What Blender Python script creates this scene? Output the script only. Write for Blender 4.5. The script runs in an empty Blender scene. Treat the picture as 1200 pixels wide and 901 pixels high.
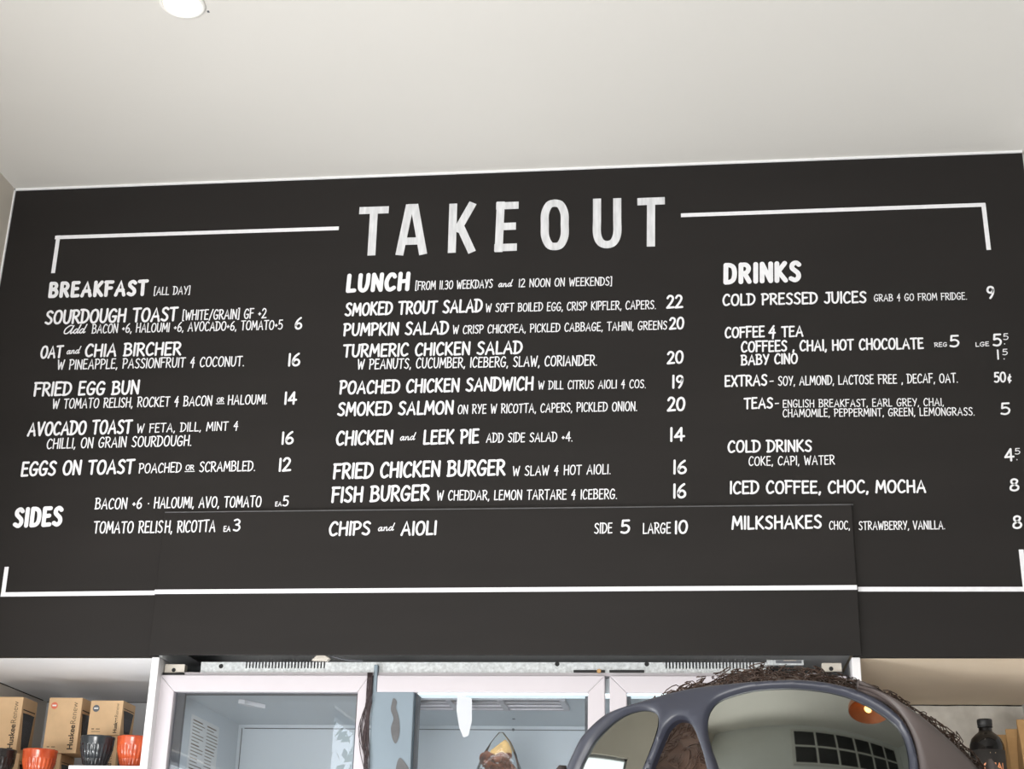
import bpy, bmesh, math, random
from mathutils import Vector, Matrix, noise
from mathutils.geometry import delaunay_2d_cdt
random.seed(7)
C = bpy.context.scene.collection
SC = bpy.context.scene
PI = math.pi

# ------------------------------------------------------------------ camera
FPX, CX, CY = 1700.0, 600.0, 450.5
CAM = Vector((0.0, -4.0, 1.5))
def _n(v): return v.normalized()
_X = _n(Vector((14920, -315, -FPX)))
_Z = Vector((105, -4287, FPX)); _Z = _n(_Z - _X * _Z.dot(_X))
_Y = _Z.cross(_X)
RIGHT = Vector((_X[0], _Y[0], _Z[0])); DOWN = Vector((_X[1], _Y[1], _Z[1])); FWD = Vector((_X[2], _Y[2], _Z[2]))
cam_d = bpy.data.cameras.new('camera'); cam = bpy.data.objects.new('camera', cam_d); C.objects.link(cam)
cam_d.sensor_width = 36; cam_d.lens = FPX / 1200 * 36; cam_d.clip_start = 0.02
cam.matrix_world = Matrix(((RIGHT.x, -DOWN.x, -FWD.x, CAM.x), (RIGHT.y, -DOWN.y, -FWD.y, CAM.y), (RIGHT.z, -DOWN.z, -FWD.z, CAM.z), (0, 0, 0, 1)))
SC.camera = cam
def ray(u, v): return RIGHT * ((u - CX) / FPX) + DOWN * ((v - CY) / FPX) + FWD
def onY(u, v, y=0.0):
    d = ray(u, v); return CAM + d * ((y - CAM.y) / d.y)
def onX(u, v, x):
    d = ray(u, v); return CAM + d * ((x - CAM.x) / d.x)
def onZ(u, v, z):
    d = ray(u, v); return CAM + d * ((z - CAM.z) / d.z)
def atD(u, v, s): return CAM + ray(u, v).normalized() * s

# ------------------------------------------------------------------ light, exposure
SC.view_settings.view_transform = 'Standard'; SC.view_settings.look = 'None'
SC.view_settings.exposure = -0.12; SC.view_settings.gamma = 1.0; SC.view_settings.use_curve_mapping = False
W = bpy.data.worlds.new('daylight'); SC.world = W; W.use_nodes = True
W.node_tree.nodes['Background'].inputs[0].default_value = (0.90, 0.95, 1.0, 1); W.node_tree.nodes['Background'].inputs[1].default_value = 4.0
def area(name, loc, target, sx, sy, power, col):
    d = bpy.data.lights.new(name, 'AREA'); d.shape = 'RECTANGLE'; d.size = sx; d.size_y = sy; d.energy = power; d.color = col
    o = bpy.data.objects.new(name, d); C.objects.link(o); o.location = loc
    o.rotation_euler = (Vector(target) - Vector(loc)).to_track_quat('-Z', 'Y').to_euler(); return o
area('pavement_bounce_lamp', (-2.52, -2.3, 0.2), (-1.7, -2.2, 3.2), 0.20, 3.0, 192, (0.97, 0.985, 1.0))  # added narrow lamp beyond the low window, gives the ceiling corner its shade
area('doorway_daylight', (-1.0, -7.6, 0.4), (-0.6, 0.0, 2.3), 2.6, 0.9, 300, (1.0, 0.985, 0.96))
area('floor_bounce_lamp', (-0.6, -1.6, 0.03), (-0.6, -1.6, 3.0), 1.9, 1.1, 22, (0.97, 0.985, 1.0))  # added lamp on the floor, stands in for sunlight bounced upwards

# ------------------------------------------------------------------ materials
def lin(c): return tuple((x / 255 / 12.92) if x / 255 <= 0.04045 else ((x / 255 + 0.055) / 1.055) ** 2.4 for x in c)
def mat(name, rgb, rough=0.5, metal=0.0, var=0.0, scale=6.0, spec=0.5, bump=0.0, bscale=40.0, emit=0.0, stretch=(1, 1, 1), rgb2=None):
    m = bpy.data.materials.new(name); m.use_nodes = True; nt = m.node_tree; b = nt.nodes['Principled BSDF']
    c = lin(rgb); b.inputs['Base Color'].default_value = (*c, 1); b.inputs['Roughness'].default_value = rough
    b.inputs['Metallic'].default_value = metal; b.inputs['Specular IOR Level'].default_value = spec
    tc = nt.nodes.new('ShaderNodeTexCoord'); mp = nt.nodes.new('ShaderNodeMapping'); mp.inputs['Scale'].default_value = stretch
    nt.links.new(tc.outputs['Object'], mp.inputs['Vector'])
    if var or rgb2:
        n = nt.nodes.new('ShaderNodeTexNoise'); n.inputs['Scale'].default_value = scale; n.inputs['Detail'].default_value = 5
        nt.links.new(mp.outputs['Vector'], n.inputs['Vector'])
        r = nt.nodes.new('ShaderNodeValToRGB'); nt.links.new(n.outputs['Fac'], r.inputs['Fac'])
        lo = tuple(max(0, x * (1 - var)) for x in c); hi = lin(rgb2) if rgb2 else tuple(min(1, x * (1 + var)) for x in c)
        r.color_ramp.elements[0].position = 0.3; r.color_ramp.elements[1].position = 0.7
        r.color_ramp.elements[0].color = (*lo, 1); r.color_ramp.elements[1].color = (*hi, 1)
        nt.links.new(r.outputs['Color'], b.inputs['Base Color'])
    if bump:
        n2 = nt.nodes.new('ShaderNodeTexNoise'); n2.inputs['Scale'].default_value = bscale; n2.inputs['Detail'].default_value = 4
        nt.links.new(mp.outputs['Vector'], n2.inputs['Vector'])
        bp = nt.nodes.new('ShaderNodeBump'); bp.inputs['Strength'].default_value = bump; bp.inputs['Distance'].default_value = 0.01
        nt.links.new(n2.outputs['Fac'], bp.inputs['Height']); nt.links.new(bp.outputs['Normal'], b.inputs['Normal'])
    if emit:
        b.inputs['Emission Color'].default_value = (*c, 1); b.inputs['Emission Strength'].default_value = emit
    return m
def glass(name, rgb, mixf, rough=0.0, dif=None):
    """thin clear pane: mostly transparent with a Fresnel reflection"""
    m = bpy.data.materials.new(name); m.use_nodes = True; nt = m.node_tree; nt.nodes.clear()
    out = nt.nodes.new('ShaderNodeOutputMaterial'); tr = nt.nodes.new('ShaderNodeBsdfTransparent'); tr.inputs[0].default_value = (*lin(rgb), 1)
    gl = nt.nodes.new('ShaderNodeBsdfGlossy'); gl.inputs['Roughness'].default_value = rough
    fr = nt.nodes.new('ShaderNodeFresnel'); fr.inputs['IOR'].default_value = mixf
    mx = nt.nodes.new('ShaderNodeMixShader'); nt.links.new(fr.outputs[0], mx.inputs[0]); nt.links.new(tr.outputs[0], mx.inputs[1]); nt.links.new(gl.outputs[0], mx.inputs[2])
    nt.links.new(mx.outputs[0], out.inputs[0]); return m
M = dict(
    ceiling=mat('ceiling_paint', (216, 213, 208), 0.9, var=0.012, scale=1.5, spec=0.2),
    wall=mat('wall_paint', (214, 206, 195), 0.85, var=0.03, scale=2.0, spec=0.2),
    backwall=mat('grey_wall_paint', (205, 207, 203), 0.85, var=0.03, scale=2.0, spec=0.2),
    niche=mat('niche_white', (238, 239, 241), 0.7, var=0.02, scale=4, spec=0.3),
    nicheb=mat('niche_beige', (240, 222, 198), 0.8, var=0.03, scale=4, spec=0.2),
    tile=mat('niche_tile', (226, 221, 211), 0.6, rgb2=(238, 234, 226), var=0.12, scale=22, spec=0.3),
    floor=mat('concrete_floor', (150, 146, 140), 0.5, var=0.12, scale=3),
    dark=mat('dark_void', (18, 17, 17), 0.9, spec=0.1, var=0.1),
    board=mat('blackboard_paint', (35, 32.5, 31.5), 0.6, var=0.10, scale=2.2, spec=0.2, stretch=(0.6, 1, 2.5)),
    hatch=mat('hatch_paint', (36, 33.5, 32.5), 0.6, var=0.10, scale=2.6, spec=0.2, stretch=(0.6, 1, 2.5)),
    paint=mat('white_lettering', (232, 232, 236), 0.6, var=0.05, scale=60, spec=0.3),
    streak=mat('brushed_lettering', (206, 207, 210), 0.6, rgb2=(226, 227, 230), var=0.10, scale=30, spec=0.3, stretch=(3.0, 1, 0.5)),
    white=mat('white_frame', (198, 192, 197), 0.35, var=0.015, scale=8, spec=0.4),
    post=mat('white_laminate', (228, 226, 228), 0.45, var=0.03, scale=14, spec=0.4),
    galv=mat('galvanised_steel', (200, 203, 204), 0.45, metal=0.35, var=0.22, scale=130, spec=0.5),
    liner=mat('fridge_liner', (210, 216, 220), 0.5, var=0.01, scale=4, spec=0.4),
    gasket=mat('grey_gasket', (96, 98, 104), 0.6, var=0.05),
    bluegrey=mat('smear_blue_grey', (128, 141, 151), 0.6, var=0.05, scale=9, spec=0.3),  # colour of the blurred smear on the middle door
    patch=mat('grey_patch', (92, 92, 94), 0.7, var=0.15, scale=50),
    strand=mat('smear_strand_dark', (62, 50, 52), 0.6, var=0.3, scale=80),
    beige=mat('beige_bracket', (206, 198, 186), 0.5, var=0.04),
    black=mat('black_plastic', (14, 14, 15), 0.5, var=0.1),
    kraft=mat('kraft_card', (220, 186, 146), 0.8, var=0.05, scale=25, spec=0.2),
    kraftd=mat('kraft_card_brown', (178, 142, 98), 0.85, var=0.07, scale=20, spec=0.2),
    print=mat('dark_print', (70, 58, 48), 0.8, var=0.05),
    printl=mat('thin_print', (112, 92, 70), 0.8, var=0.05),
    redst=mat('red_sticker', (226, 120, 92), 0.6, var=0.05), greyst=mat('grey_sticker', (98, 104, 112), 0.6, var=0.05),
    smear=mat('smear_white', (196, 199, 205), 0.6, var=0.02), labelw=mat('white_label', (232, 232, 230), 0.6, var=0.02),
    orange=mat('orange_ceramic', (176, 66, 32), 0.22, var=0.18, scale=35, rgb2=(198, 88, 48), spec=0.6),
    cupblack=mat('charcoal_ceramic', (42, 46, 50), 0.22, var=0.15, scale=35, spec=0.6),
    cupdark=mat('dark_brown_ceramic', (34, 30, 29), 0.25, var=0.15, scale=35, spec=0.6),
    bottle=mat('dark_bottle_glass', (10, 8, 8), 0.08, var=0.1, spec=0.35),
    blabel=mat('black_label', (38, 36, 36), 0.6, var=0.05), copper=mat('copper_print', (226, 150, 104), 0.5, var=0.05),
    gold=mat('gold_print', (200, 178, 140), 0.5, var=0.05),
    frame=mat('matte_navy_frame', (44, 46, 57), 0.42, var=0.12, scale=90, spec=0.45),
    temple=mat('matte_brown_temple', (74, 66, 64), 0.5, var=0.06, scale=40, spec=0.4),
    hair=mat('brown_hair', (76, 57, 47), 0.55, var=0.35, scale=120, spec=0.4),
    skin=mat('skin', (196, 150, 124), 0.5, var=0.05, scale=20), shirt=mat('grey_shirt', (84, 88, 96), 0.9, var=0.06, scale=50),
    trouser=mat('navy_trousers', (44, 48, 60), 0.9, var=0.06, scale=50), shoe=mat('white_shoe', (210, 208, 204), 0.6, var=0.04),
    lens=mat('smoke_mirror_lens', (148, 151, 146), 0.03, metal=1.0, var=0.01),
    trimring=mat('lamp_trim', (240, 238, 234), 0.4, var=0.01), lamp=mat('lamp_glow', (255, 240, 214), 0.4, emit=9.0),
    bulb=mat('warm_bulb', (255, 190, 110), 0.4, emit=14.0), copperm=mat('copper_shade', (176, 112, 78), 0.45, metal=0.2, var=0.08),
    tube=mat('cool_tube', (236, 250, 252), 0.4, emit=0.9), winframe=mat('window_frame_paint', (190, 190, 184), 0.5, var=0.02),
    darkpane=mat('dark_pane', (26, 28, 30), 0.08, var=0.2, scale=2, spec=0.5), sill=mat('aluminium', (170, 172, 174), 0.4, metal=0.6, var=0.03),
    paving=mat('paving', (190, 186, 178), 0.9, var=0.08, scale=4), leaf=mat('leaf_green', (70, 104, 70), 0.7, var=0.3, scale=30), bark=mat('bark', (96, 80, 66), 0.9, var=0.2, scale=30),
    crisp=mat('brown_glazed_crisps', (120, 58, 30), 0.3, var=0.5, scale=60, rgb2=(150, 78, 40), spec=0.6), toast=mat('golden_slice', (222, 178, 110), 0.6, var=0.2, scale=60),
    pane=glass('clear_pane', (248, 250, 252), 1.7), cello=glass('cellophane', (250, 252, 252), 1.35, 0.12),
)

# ------------------------------------------------------------------ builders
def obj(name, bm, m, parent=None, smooth=False, bevel=0.0, seg=2):
    me = bpy.data.meshes.new(name); bmesh.ops.recalc_face_normals(bm, faces=bm.faces[:]); bm.to_mesh(me); bm.free()
    for x in (m if isinstance(m, (list, tuple)) else [m]): me.materials.append(x)
    if smooth: me.polygons.foreach_set('use_smooth', [True] * len(me.polygons))
    o = bpy.data.objects.new(name, me); C.objects.link(o)
    if parent:
        o.parent = parent; o.matrix_parent_inverse = parent.matrix_basis.inverted()
    if bevel:
        b = o.modifiers.new('bevel', 'BEVEL'); b.width = bevel; b.segments = seg; b.limit_method = 'ANGLE'; b.angle_limit = math.radians(40)
    return o
def tag(o, label, cat, group=None):
    o['label'] = label; o['category'] = cat
    if group: o['group'] = group
    return o
def thing(name, label, cat, loc=(0, 0, 0), group=None):
    o = bpy.data.objects.new(name, None); C.objects.link(o); o.location = loc; o.empty_display_size = 0.05
    bpy.context.view_layer.update(); return tag(o, label, cat, group)
def struct(name, bm, m, **k):
    o = obj(name, bm, m, **k); o['kind'] = 'structure'; return o
def box(bm, lo, hi, mi=0):
    r = bmesh.ops.create_cube(bm, size=1.0); vs = r['verts']
    c = [(a + b) / 2 for a, b in zip(lo, hi)]; s = [abs(b - a) for a, b in zip(lo, hi)]
    for v in vs: v.co = Vector((c[0] + v.co.x * s[0], c[1] + v.co.y * s[1], c[2] + v.co.z * s[2]))
    if mi:
        for f in {f for v in vs for f in v.link_faces}: f.material_index = mi
    return vs
def B(*boxes):
    bm = bmesh.new()
    for b in boxes: box(bm, *b)
    return bm
def prism(bm, pts, d, mi=0):
    """polygon of 3-D points, thickened by vector d"""
    a = [bm.verts.new(p) for p in pts]; b = [bm.verts.new(Vector(p) + Vector(d)) for p in pts]
    fs = [bm.faces.new(a), bm.faces.new(b[::-1])]
    for i in range(len(a)): fs.append(bm.faces.new((a[i], a[i - 1], b[i - 1], b[i])))
    for f in fs: f.material_index = mi
def tube(bm, pts, r, n=6, mi=0):
    pts = [Vector(p) for p in pts]; rings = []
    for i, p in enumerate(pts):
        t = (pts[min(i + 1, len(pts) - 1)] - pts[max(i - 1, 0)]).normalized()
        a = t.orthogonal().normalized() if i == 0 else (pa - t * pa.dot(t)).normalized()
        pa = a; b = t.cross(a); rr = r[i] if isinstance(r, (list, tuple)) else r
        rings.append([bm.verts.new(p + (a * math.cos(2 * PI * k / n) + b * math.sin(2 * PI * k / n)) * rr) for k in range(n)])
    for i in range(len(rings) - 1):
        for k in range(n):
            f = bm.faces.new((rings[i][k], rings[i][(k + 1) % n], rings[i + 1][(k + 1) % n], rings[i + 1][k])); f.material_index = mi; f.smooth = True
    bm.faces.new(rings[0][::-1]).material_index = mi; bm.faces.new(rings[-1]).material_index = mi
def lathe(bm, prof, c, n=32, rib=None, mi=0, caps=True):
    rings = []
    for (r, z) in prof:
        ring = []
        for k in range(n):
            a = 2 * PI * k / n; rr = r * (1 + (rib(a, z) if rib else 0)); ring.append(bm.verts.new((c[0] + rr * math.cos(a), c[1] + rr * math.sin(a), c[2] + z)))
        rings.append(ring)
    for i in range(len(rings) - 1):
        for k in range(n):
            f = bm.faces.new((rings[i][k], rings[i][(k + 1) % n], rings[i + 1][(k + 1) % n], rings[i + 1][k])); f.material_index = mi; f.smooth = True
    if not caps: return
    if prof[0][0] > 1e-5: bm.faces.new(rings[0][::-1]).material_index = mi
    if prof[-1][0] > 1e-5: bm.faces.new(rings[-1]).material_index = mi
def disc(bm, c, r, axis, depth, n=20, mi=0):
    ax = Vector(axis).normalized(); a = ax.orthogonal().normalized(); b = ax.cross(a)
    prism(bm, [Vector(c) + (a * math.cos(2 * PI * k / n) + b * math.sin(2 * PI * k / n)) * r for k in range(n)], ax * depth, mi)
def crom(P, n=6, closed=False):
    P = [Vector(p) for p in P]; out = []; N = len(P)
    for i in range(N if closed else N - 1):
        if closed: a, b, c, d = P[i - 1], P[i], P[(i + 1) % N], P[(i + 2) % N]
        else: a, b, c, d = P[max(i - 1, 0)], P[i], P[i + 1], P[min(i + 2, N - 1)]
        for k in range(n):
            t = k / n; out.append(0.5 * ((2 * b) + (c - a) * t + (2 * a - 5 * b + 4 * c - d) * t * t + (3 * b - a - 3 * c + d) * t ** 3))
    if not closed: out.append(P[-1])
    return out

# ------------------------------------------------------------------ the room
XL, XR, ZC, ZB = -2.16, 1.06, 3.829, 2.283        # left wall, right end of the board, ceiling, underside of the board
XROOM, YF = 4.2, -7.0
NB = 0.79                                          # depth of the niches
struct('floor', B(((XL - .1, YF - .1, -0.1), (XROOM + .1, 1.0, 0.0))), M['floor'])
struct('ceiling', B(((XL - .1, YF - .1, ZC), (XROOM + .1, 1.0, ZC + 0.1))), M['ceiling'])
OY0, OY1, OZ1 = -6.7, -4.85, 2.95                  # opening in the left wall, behind the camera
QY0, QY1, QZ0, QZ1 = -4.2, -0.5, 0.2, 2.3          # unseen low window added to the left wall, shapes light on the ceiling
struct('wall_left', B(((XL - .1, QY1, 0), (XL, 1.0, ZC)), ((XL - .1, OY1, 0), (XL, QY0, ZC)), ((XL - .1, QY0, 0), (XL, QY1, QZ0)), ((XL - .1, QY0, QZ1), (XL, QY1, ZC)), ((XL - .1, YF - .1, 0), (XL, OY0, ZC)), ((XL - .1, OY0, OZ1), (XL, OY1, ZC))), M['wall'])
struct('wall_right', B(((XROOM, YF - .1, 0), (XROOM + .1, 1.0, ZC))), M['backwall'])
FX0, FX1, FZ1 = -2.1, 0.2, 2.25
struct('wall_front', B(((XL, YF - .1, 0), (FX0, YF, ZC)), ((FX1, YF - .1, 0), (XROOM, YF, ZC)), ((FX0, YF - .1, FZ1), (FX1, YF, ZC))), M['backwall'])
struct('wall_back', B(((XL, NB, 0), (XROOM, 1.0, ZC)), ((XR, 0.02, 0), (XROOM, NB, ZC))), M['niche'])
bm = B(((XL, 0.022, ZB), (-1.487, NB, ZB + .05)))
struct('trim_1', bm, M['niche'])                   # ceiling of the left niche
struct('trim_2', B(((0.476, 0.022, ZB), (XR, NB, ZB + .05))), M['nicheb'])
struct('trim_3', B(((-1.509, 0.0, 0), (-1.487, NB, ZB - 0.001))), M['post'], bevel=0.002)    # upright beside the fridge, left
struct('trim_4', B(((0.453, 0.0, 0), (0.476, NB, ZB - 0.001))), M['post'], bevel=0.002)      # right
struct('trim_5', B(((0.477, NB - .012, 0), (XR, NB - 0.001, ZB - .003))), M['tile'])        # tiled back of the right niche
bm = bmesh.new()
P = []
for i in range(60):
    x = 0.478 + i * (XR - 0.48) / 59; P.append((x, NB - .014, ZB - .002 - 0.0022 * noise.noise(Vector((x * 14, 0, 0))) ))
tube(bm, P, [0.0012 + 0.0012 * abs(noise.noise(Vector((i * .7, 3, 0)))) for i in range(60)], 5)
struct('trim_6', bm, M['dark'])                    # ragged dark joint along the top of the tiles
bm = bmesh.new(); tube(bm, [(XL + .002, 0.03 + i * .038, ZB - .001) for i in range(20)], 0.0016, 5)
tube(bm, [(XL + .002 + i * .03, NB - .002, ZB - .001) for i in range(23)], 0.0012, 5)
struct('trim_7', bm, M['dark'])                    # dark joint in the left niche
struct('trim_8', B(((XL, -0.006, ZC - .006), (XR, 0.0, ZC)), ((XL, -0.006, ZB - .02), (XL + .004, 0.0, ZC))), M['niche'])   # pale bead around the board's top
# windows behind the camera, seen in the glasses
wx0, wx1, wz0, wz1 = 0.25, 3.85, 2.62, 3.62
bm = B(((wx0 - .06, YF, wz0 - .06), (wx1 + .06, YF + .02, wz1 + .06)))
win = struct('window_1', bm, M['winframe'])
nc = 6
bm = bmesh.new()
for i in range(nc + 1):
    x = wx0 + i * (wx1 - wx0) / nc; box(bm, (x - .025, YF + .02, wz0 - .04), (x + .025, YF + .06, wz1 + .04))
for z in (wz0, (wz0 + wz1) / 2, wz1): box(bm, (wx0 - .04, YF + .02, z - .025), (wx1 + .04, YF + .055, z + .025))
obj('glazing_bar', bm, M['winframe'], win)
for i in range(nc):
    for j in range(2):
        x = wx0 + i * (wx1 - wx0) / nc; z = wz0 + j * (wz1 - wz0) / 2
        obj('pane', B(((x + .02, YF + .018, z + .02), (x + (wx1 - wx0) / nc - .02, YF + .03, z + (wz1 - wz0) / 2 - .02))), M['darkpane'], win)
bm = bmesh.new()
for y in (OY0, (OY0 + OY1) / 2, OY1 - .05): box(bm, (XL - .07, y, 0), (XL - .03, y + .05, OZ1))
for z in (0.0, 2.3, OZ1 - .05): box(bm, (XL - .07, OY0, z), (XL - .03, OY1, z + .05))
struct('window_2', bm, M['sill'])
bm = bmesh.new()
for y in (QY0, QY1 - .05): box(bm, (XL - .07, y, QZ0), (XL - .03, y + .05, QZ1))
for z in (QZ0, QZ1 - .04): box(bm, (XL - .07, QY0, z), (XL - .03, QY1, z + .04))
struct('added_window', bm, M['sill'])  # frame of the added low window, never in view
bm = bmesh.new()
for x in (FX0, (FX0 + FX1) / 2 - .03, FX1 - .06): box(bm, (x, YF - .08, 0), (x + .06, YF - .03, FZ1))
for z in (0.0, FZ1 - .06): box(bm, (FX0, YF - .08, z), (FX1, YF - .03, z + .06))
struct('door_1', bm, M['sill'])
gp = obj('pavement', B(((-14, -18, -0.2), (XL - .1, 4, -0.05)), ((XL - .1, -18, -0.2), (12, YF - .1, -0.05))), M['paving']); gp['kind'] = 'structure'

# ------------------------------------------------------------------ stroke lettering
G = {}
def g(ch, w, *st): G[ch] = (w, st)
S_ = 's'
g('A', .56, ((0, 0), (.29, 1), (.54, 0)), ((.1, .34), (.46, .36)))
g('B', .47, ((.03, 0), (.03, 1)), (S_, (-.04, .98), (.24, 1), (.4, .82), (.3, .58), (.06, .54)), (S_, (.06, .54), (.32, .52), (.47, .28), (.34, .04), (-.02, 0)))
g('C', .45, (S_, (.44, .84), (.36, .97), (.2, .97), (.05, .72), (0, .42), (.08, .1), (.24, 0), (.44, .12)))
g('D', .5, ((.05, 0), (.05, 1)), (S_, (-.08, 1), (.2, .99), (.42, .84), (.5, .5), (.4, .18), (.2, .02), (-.02, 0)))
g('E', .4, ((.02, 0), (.02, 1)), ((.02, 1), (.38, 1)), ((.02, .53), (.33, .55)), ((.02, 0), (.4, .02)))
g('F', .4, ((.02, 0), (.02, 1)), ((-.04, 1), (.4, 1)), ((.02, .53), (.34, .55)))
g('G', .5, (S_, (.46, .84), (.37, .97), (.2, .97), (.05, .72), (0, .42), (.08, .1), (.24, 0), (.42, .1), (.47, .42)), ((.26, .43), (.5, .43)))
g('H', .48, ((.02, 0), (.02, 1)), ((.46, 0), (.46, 1)), ((.02, .5), (.46, .54)))
g('I', .06, ((.03, 0), (.03, 1)))
g('J', .36, (S_, (.3, 1), (.32, .5), (.3, .14), (.16, 0), (0, .12)), ((.12, 1), (.42, 1)))
g('K', .46, ((.02, 0), (.02, 1)), ((.42, 1), (.06, .48)), ((.1, .52), (.46, 0)))
g('L', .36, ((.02, 1), (.02, 0)), ((.02, 0), (.37, .02)))
g('M', .62, ((0, 0), (.08, 1)), ((.08, 1), (.31, .3)), ((.31, .3), (.55, 1)), ((.55, 1), (.62, 0)))
g('N', .48, ((.02, 0), (.02, 1)), ((.02, 1), (.46, 0)), ((.46, 0), (.46, 1)))
g('O', .52, (S_, (.28, 1), (.1, .88), (.0, .46), (.09, .1), (.25, 0), (.43, .12), (.52, .54), (.44, .9), (.28, 1)))
g('P', .43, ((.03, 0), (.03, 1)), (S_, (-.05, .98), (.24, 1), (.42, .8), (.34, .52), (.05, .42)))
g('Q', .52, (S_, (.3, 1), (.1, .86), (.0, .46), (.1, .08), (.26, 0), (.44, .14), (.52, .54), (.43, .9), (.26, 1)), ((.3, .2), (.54, -.06)))
g('R', .46, ((.03, 0), (.03, 1)), (S_, (-.05, .98), (.24, 1), (.41, .82), (.32, .55), (.05, .47)), ((.16, .48), (.47, 0)))
g('S', .42, (S_, (.41, .88), (.26, 1), (.08, .9), (.06, .7), (.2, .55), (.36, .38), (.38, .16), (.22, 0), (0, .1)))
g('T', .46, ((.23, 0), (.23, 1)), ((-.02, .98), (.48, 1)))
g('U', .48, (S_, (.02, 1), (.02, .5), (.06, .14), (.22, 0), (.38, .12), (.46, .5), (.46, 1)))
g('V', .5, ((0, 1), (.22, 0)), ((.22, 0), (.5, 1)))
g('W', .66, ((0, 1), (.14, 0)), ((.14, 0), (.33, .75)), ((.33, .75), (.48, 0)), ((.48, 0), (.66, 1)))
g('X', .46, ((0, 0), (.46, 1)), ((0, 1), (.46, 0)))
g('Y', .46, ((0, 1), (.22, .5)), ((.46, 1), (.16, 0)))
g('Z', .44, ((0, 1), (.43, 1)), ((.43, 1), (0, 0)), ((0, 0), (.44, 0)))
g('0', .5, (S_, (.27, 1), (.09, .87), (.0, .46), (.09, .1), (.24, 0), (.41, .12), (.5, .54), (.42, .9), (.27, 1)))
g('1', .1, ((.06, 0), (.06, 1)))
g('2', .46, (S_, (.02, .8), (.14, .98), (.32, .96), (.42, .76), (.3, .44), (.0, .0)), ((0, 0), (.48, .03)))
g('3', .42, (S_, (.02, .92), (.22, 1), (.38, .82), (.3, .6), (.14, .54)), (S_, (.14, .54), (.34, .46), (.4, .22), (.24, 0), (0, .08)))
g('4', .5, ((.36, 0), (.36, 1)), ((.36, 1), (0, .3)), ((0, .3), (.52, .34)))
g('5', .44, ((.42, 1), (.08, 1)), ((.08, 1), (.05, .56)), (S_, (.05, .56), (.26, .62), (.43, .42), (.38, .12), (.2, 0), (0, .07)))
g('6', .46, (S_, (.38, 1), (.16, .78), (.02, .42), (.06, .1), (.22, 0), (.4, .1), (.44, .32), (.32, .5), (.16, .48), (.04, .3)))
g('8', .46, (S_, (.24, .54), (.08, .7), (.1, .92), (.26, 1), (.4, .88), (.36, .68), (.2, .52), (.04, .36), (.02, .12), (.2, 0), (.4, .1), (.44, .34), (.3, .5), (.22, .55)))
g('9', .46, (S_, (.42, .72), (.3, .5), (.14, .5), (.04, .68), (.1, .92), (.26, 1), (.4, .9), (.43, .62), (.34, .26), (.2, 0)))
g('Dh', .5, ((.03, 0), (.03, 1)), (S_, (.03, .99), (.24, .98), (.42, .84), (.48, .5), (.42, .16), (.24, .02), (.03, .01)))
g('Bh', .47, ((.03, 0), (.03, 1)), (S_, (.03, .98), (.28, .98), (.4, .8), (.3, .58), (.06, .54)), (S_, (.06, .53), (.34, .5), (.46, .27), (.34, .03), (.03, .01)))
g('Rh', .48, ((.03, 0), (.03, 1)), (S_, (.03, .98), (.28, .98), (.42, .78), (.32, .53), (.05, .49)), ((.22, .48), (.46, 0)))
g('.', .06, ((.03, 0), (.031, .02))); g(',', .06, ((.05, .06), (.0, -.14)))
g('+', .26, ((0, .42), (.24, .42)), ((.12, .54), (.12, .3))); g('-', .3, ((0, .45), (.3, .47)))
g('[', .16, ((.14, 1.08), (.02, 1.08)), ((.02, 1.08), (.02, -.08)), ((.02, -.08), (.14, -.08)))
g(']', .16, ((.0, 1.08), (.12, 1.08)), ((.12, 1.08), (.12, -.08)), ((.12, -.08), (.0, -.08)))
g('/', .36, ((0, -.1), (.36, 1.05))); g('*', .08, ((.04, .42), (.041, .44))); g("'", .06, ((.04, 1), (.02, .8)))
g('&', .4, ((.3, 1), (.0, .42)), ((0, .42), (.38, .42)), ((.3, .74), (.24, -.05)))
g('c', .34, (S_, (.32, .62), (.2, .72), (.02, .5), (.03, .2), (.16, .06), (.32, .16)), ((.22, .95), (.12, -.12)))
g('a', .5, (S_, (.38, .46), (.2, .52), (.03, .26), (.1, .02), (.26, .06), (.4, .5)), (S_, (.4, .5), (.38, .1), (.46, .0), (.58, .12)))
g('n', .5, (S_, (.02, .4), (.08, .5), (.08, .02)), (S_, (.08, .26), (.26, .52), (.36, .4), (.36, .08), (.44, .0), (.54, .12)))
g('d', .5, (S_, (.38, .46), (.2, .52), (.03, .26), (.1, .02), (.26, .06), (.44, .5), (.54, 1.05)), (S_, (.47, .7), (.4, .12), (.46, .0), (.58, .12)))
g('q', .9, (S_, (.8, .9), (.5, 1.0), (.1, .6), (.1, .12), (.4, .06), (.7, .45), (.86, .95)), (S_, (.86, .95), (.72, .2), (.78, .02), (1.0, .2)))

def ribbon(bm, pts, w, cap=True):
    """flat painted stroke in the (x, z) plane; pts are 2-D"""
    P = [Vector(p) for p in pts]; L = []; R = []
    loop = len(P) > 4 and (P[0] - P[-1]).length < 1e-6
    if loop: cap = False
    for i, p in enumerate(P):
        a = P[max(i - 1, 0)]; b = P[min(i + 1, len(P) - 1)]
        if loop and i in (0, len(P) - 1): a, b = P[-2], P[1]
        t = (b - a).normalized() if (b - a).length > 1e-9 else Vector((1, 0)); nrm = Vector((-t.y, t.x)) * (w / 2)
        L.append(p + nrm); R.append(p - nrm)
    out = L[:]
    def arc(c, s, n=5):
        return [c + Matrix.Rotation(-PI * k / (n + 1), 2) @ s for k in range(1, n + 1)]
    if cap: out += arc(P[-1], L[-1] - P[-1])
    return L, R, (arc(P[-1], L[-1] - P[-1]) if cap else []), (arc(P[0], R[0] - P[0]) if cap else [])
SK = [0]
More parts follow.
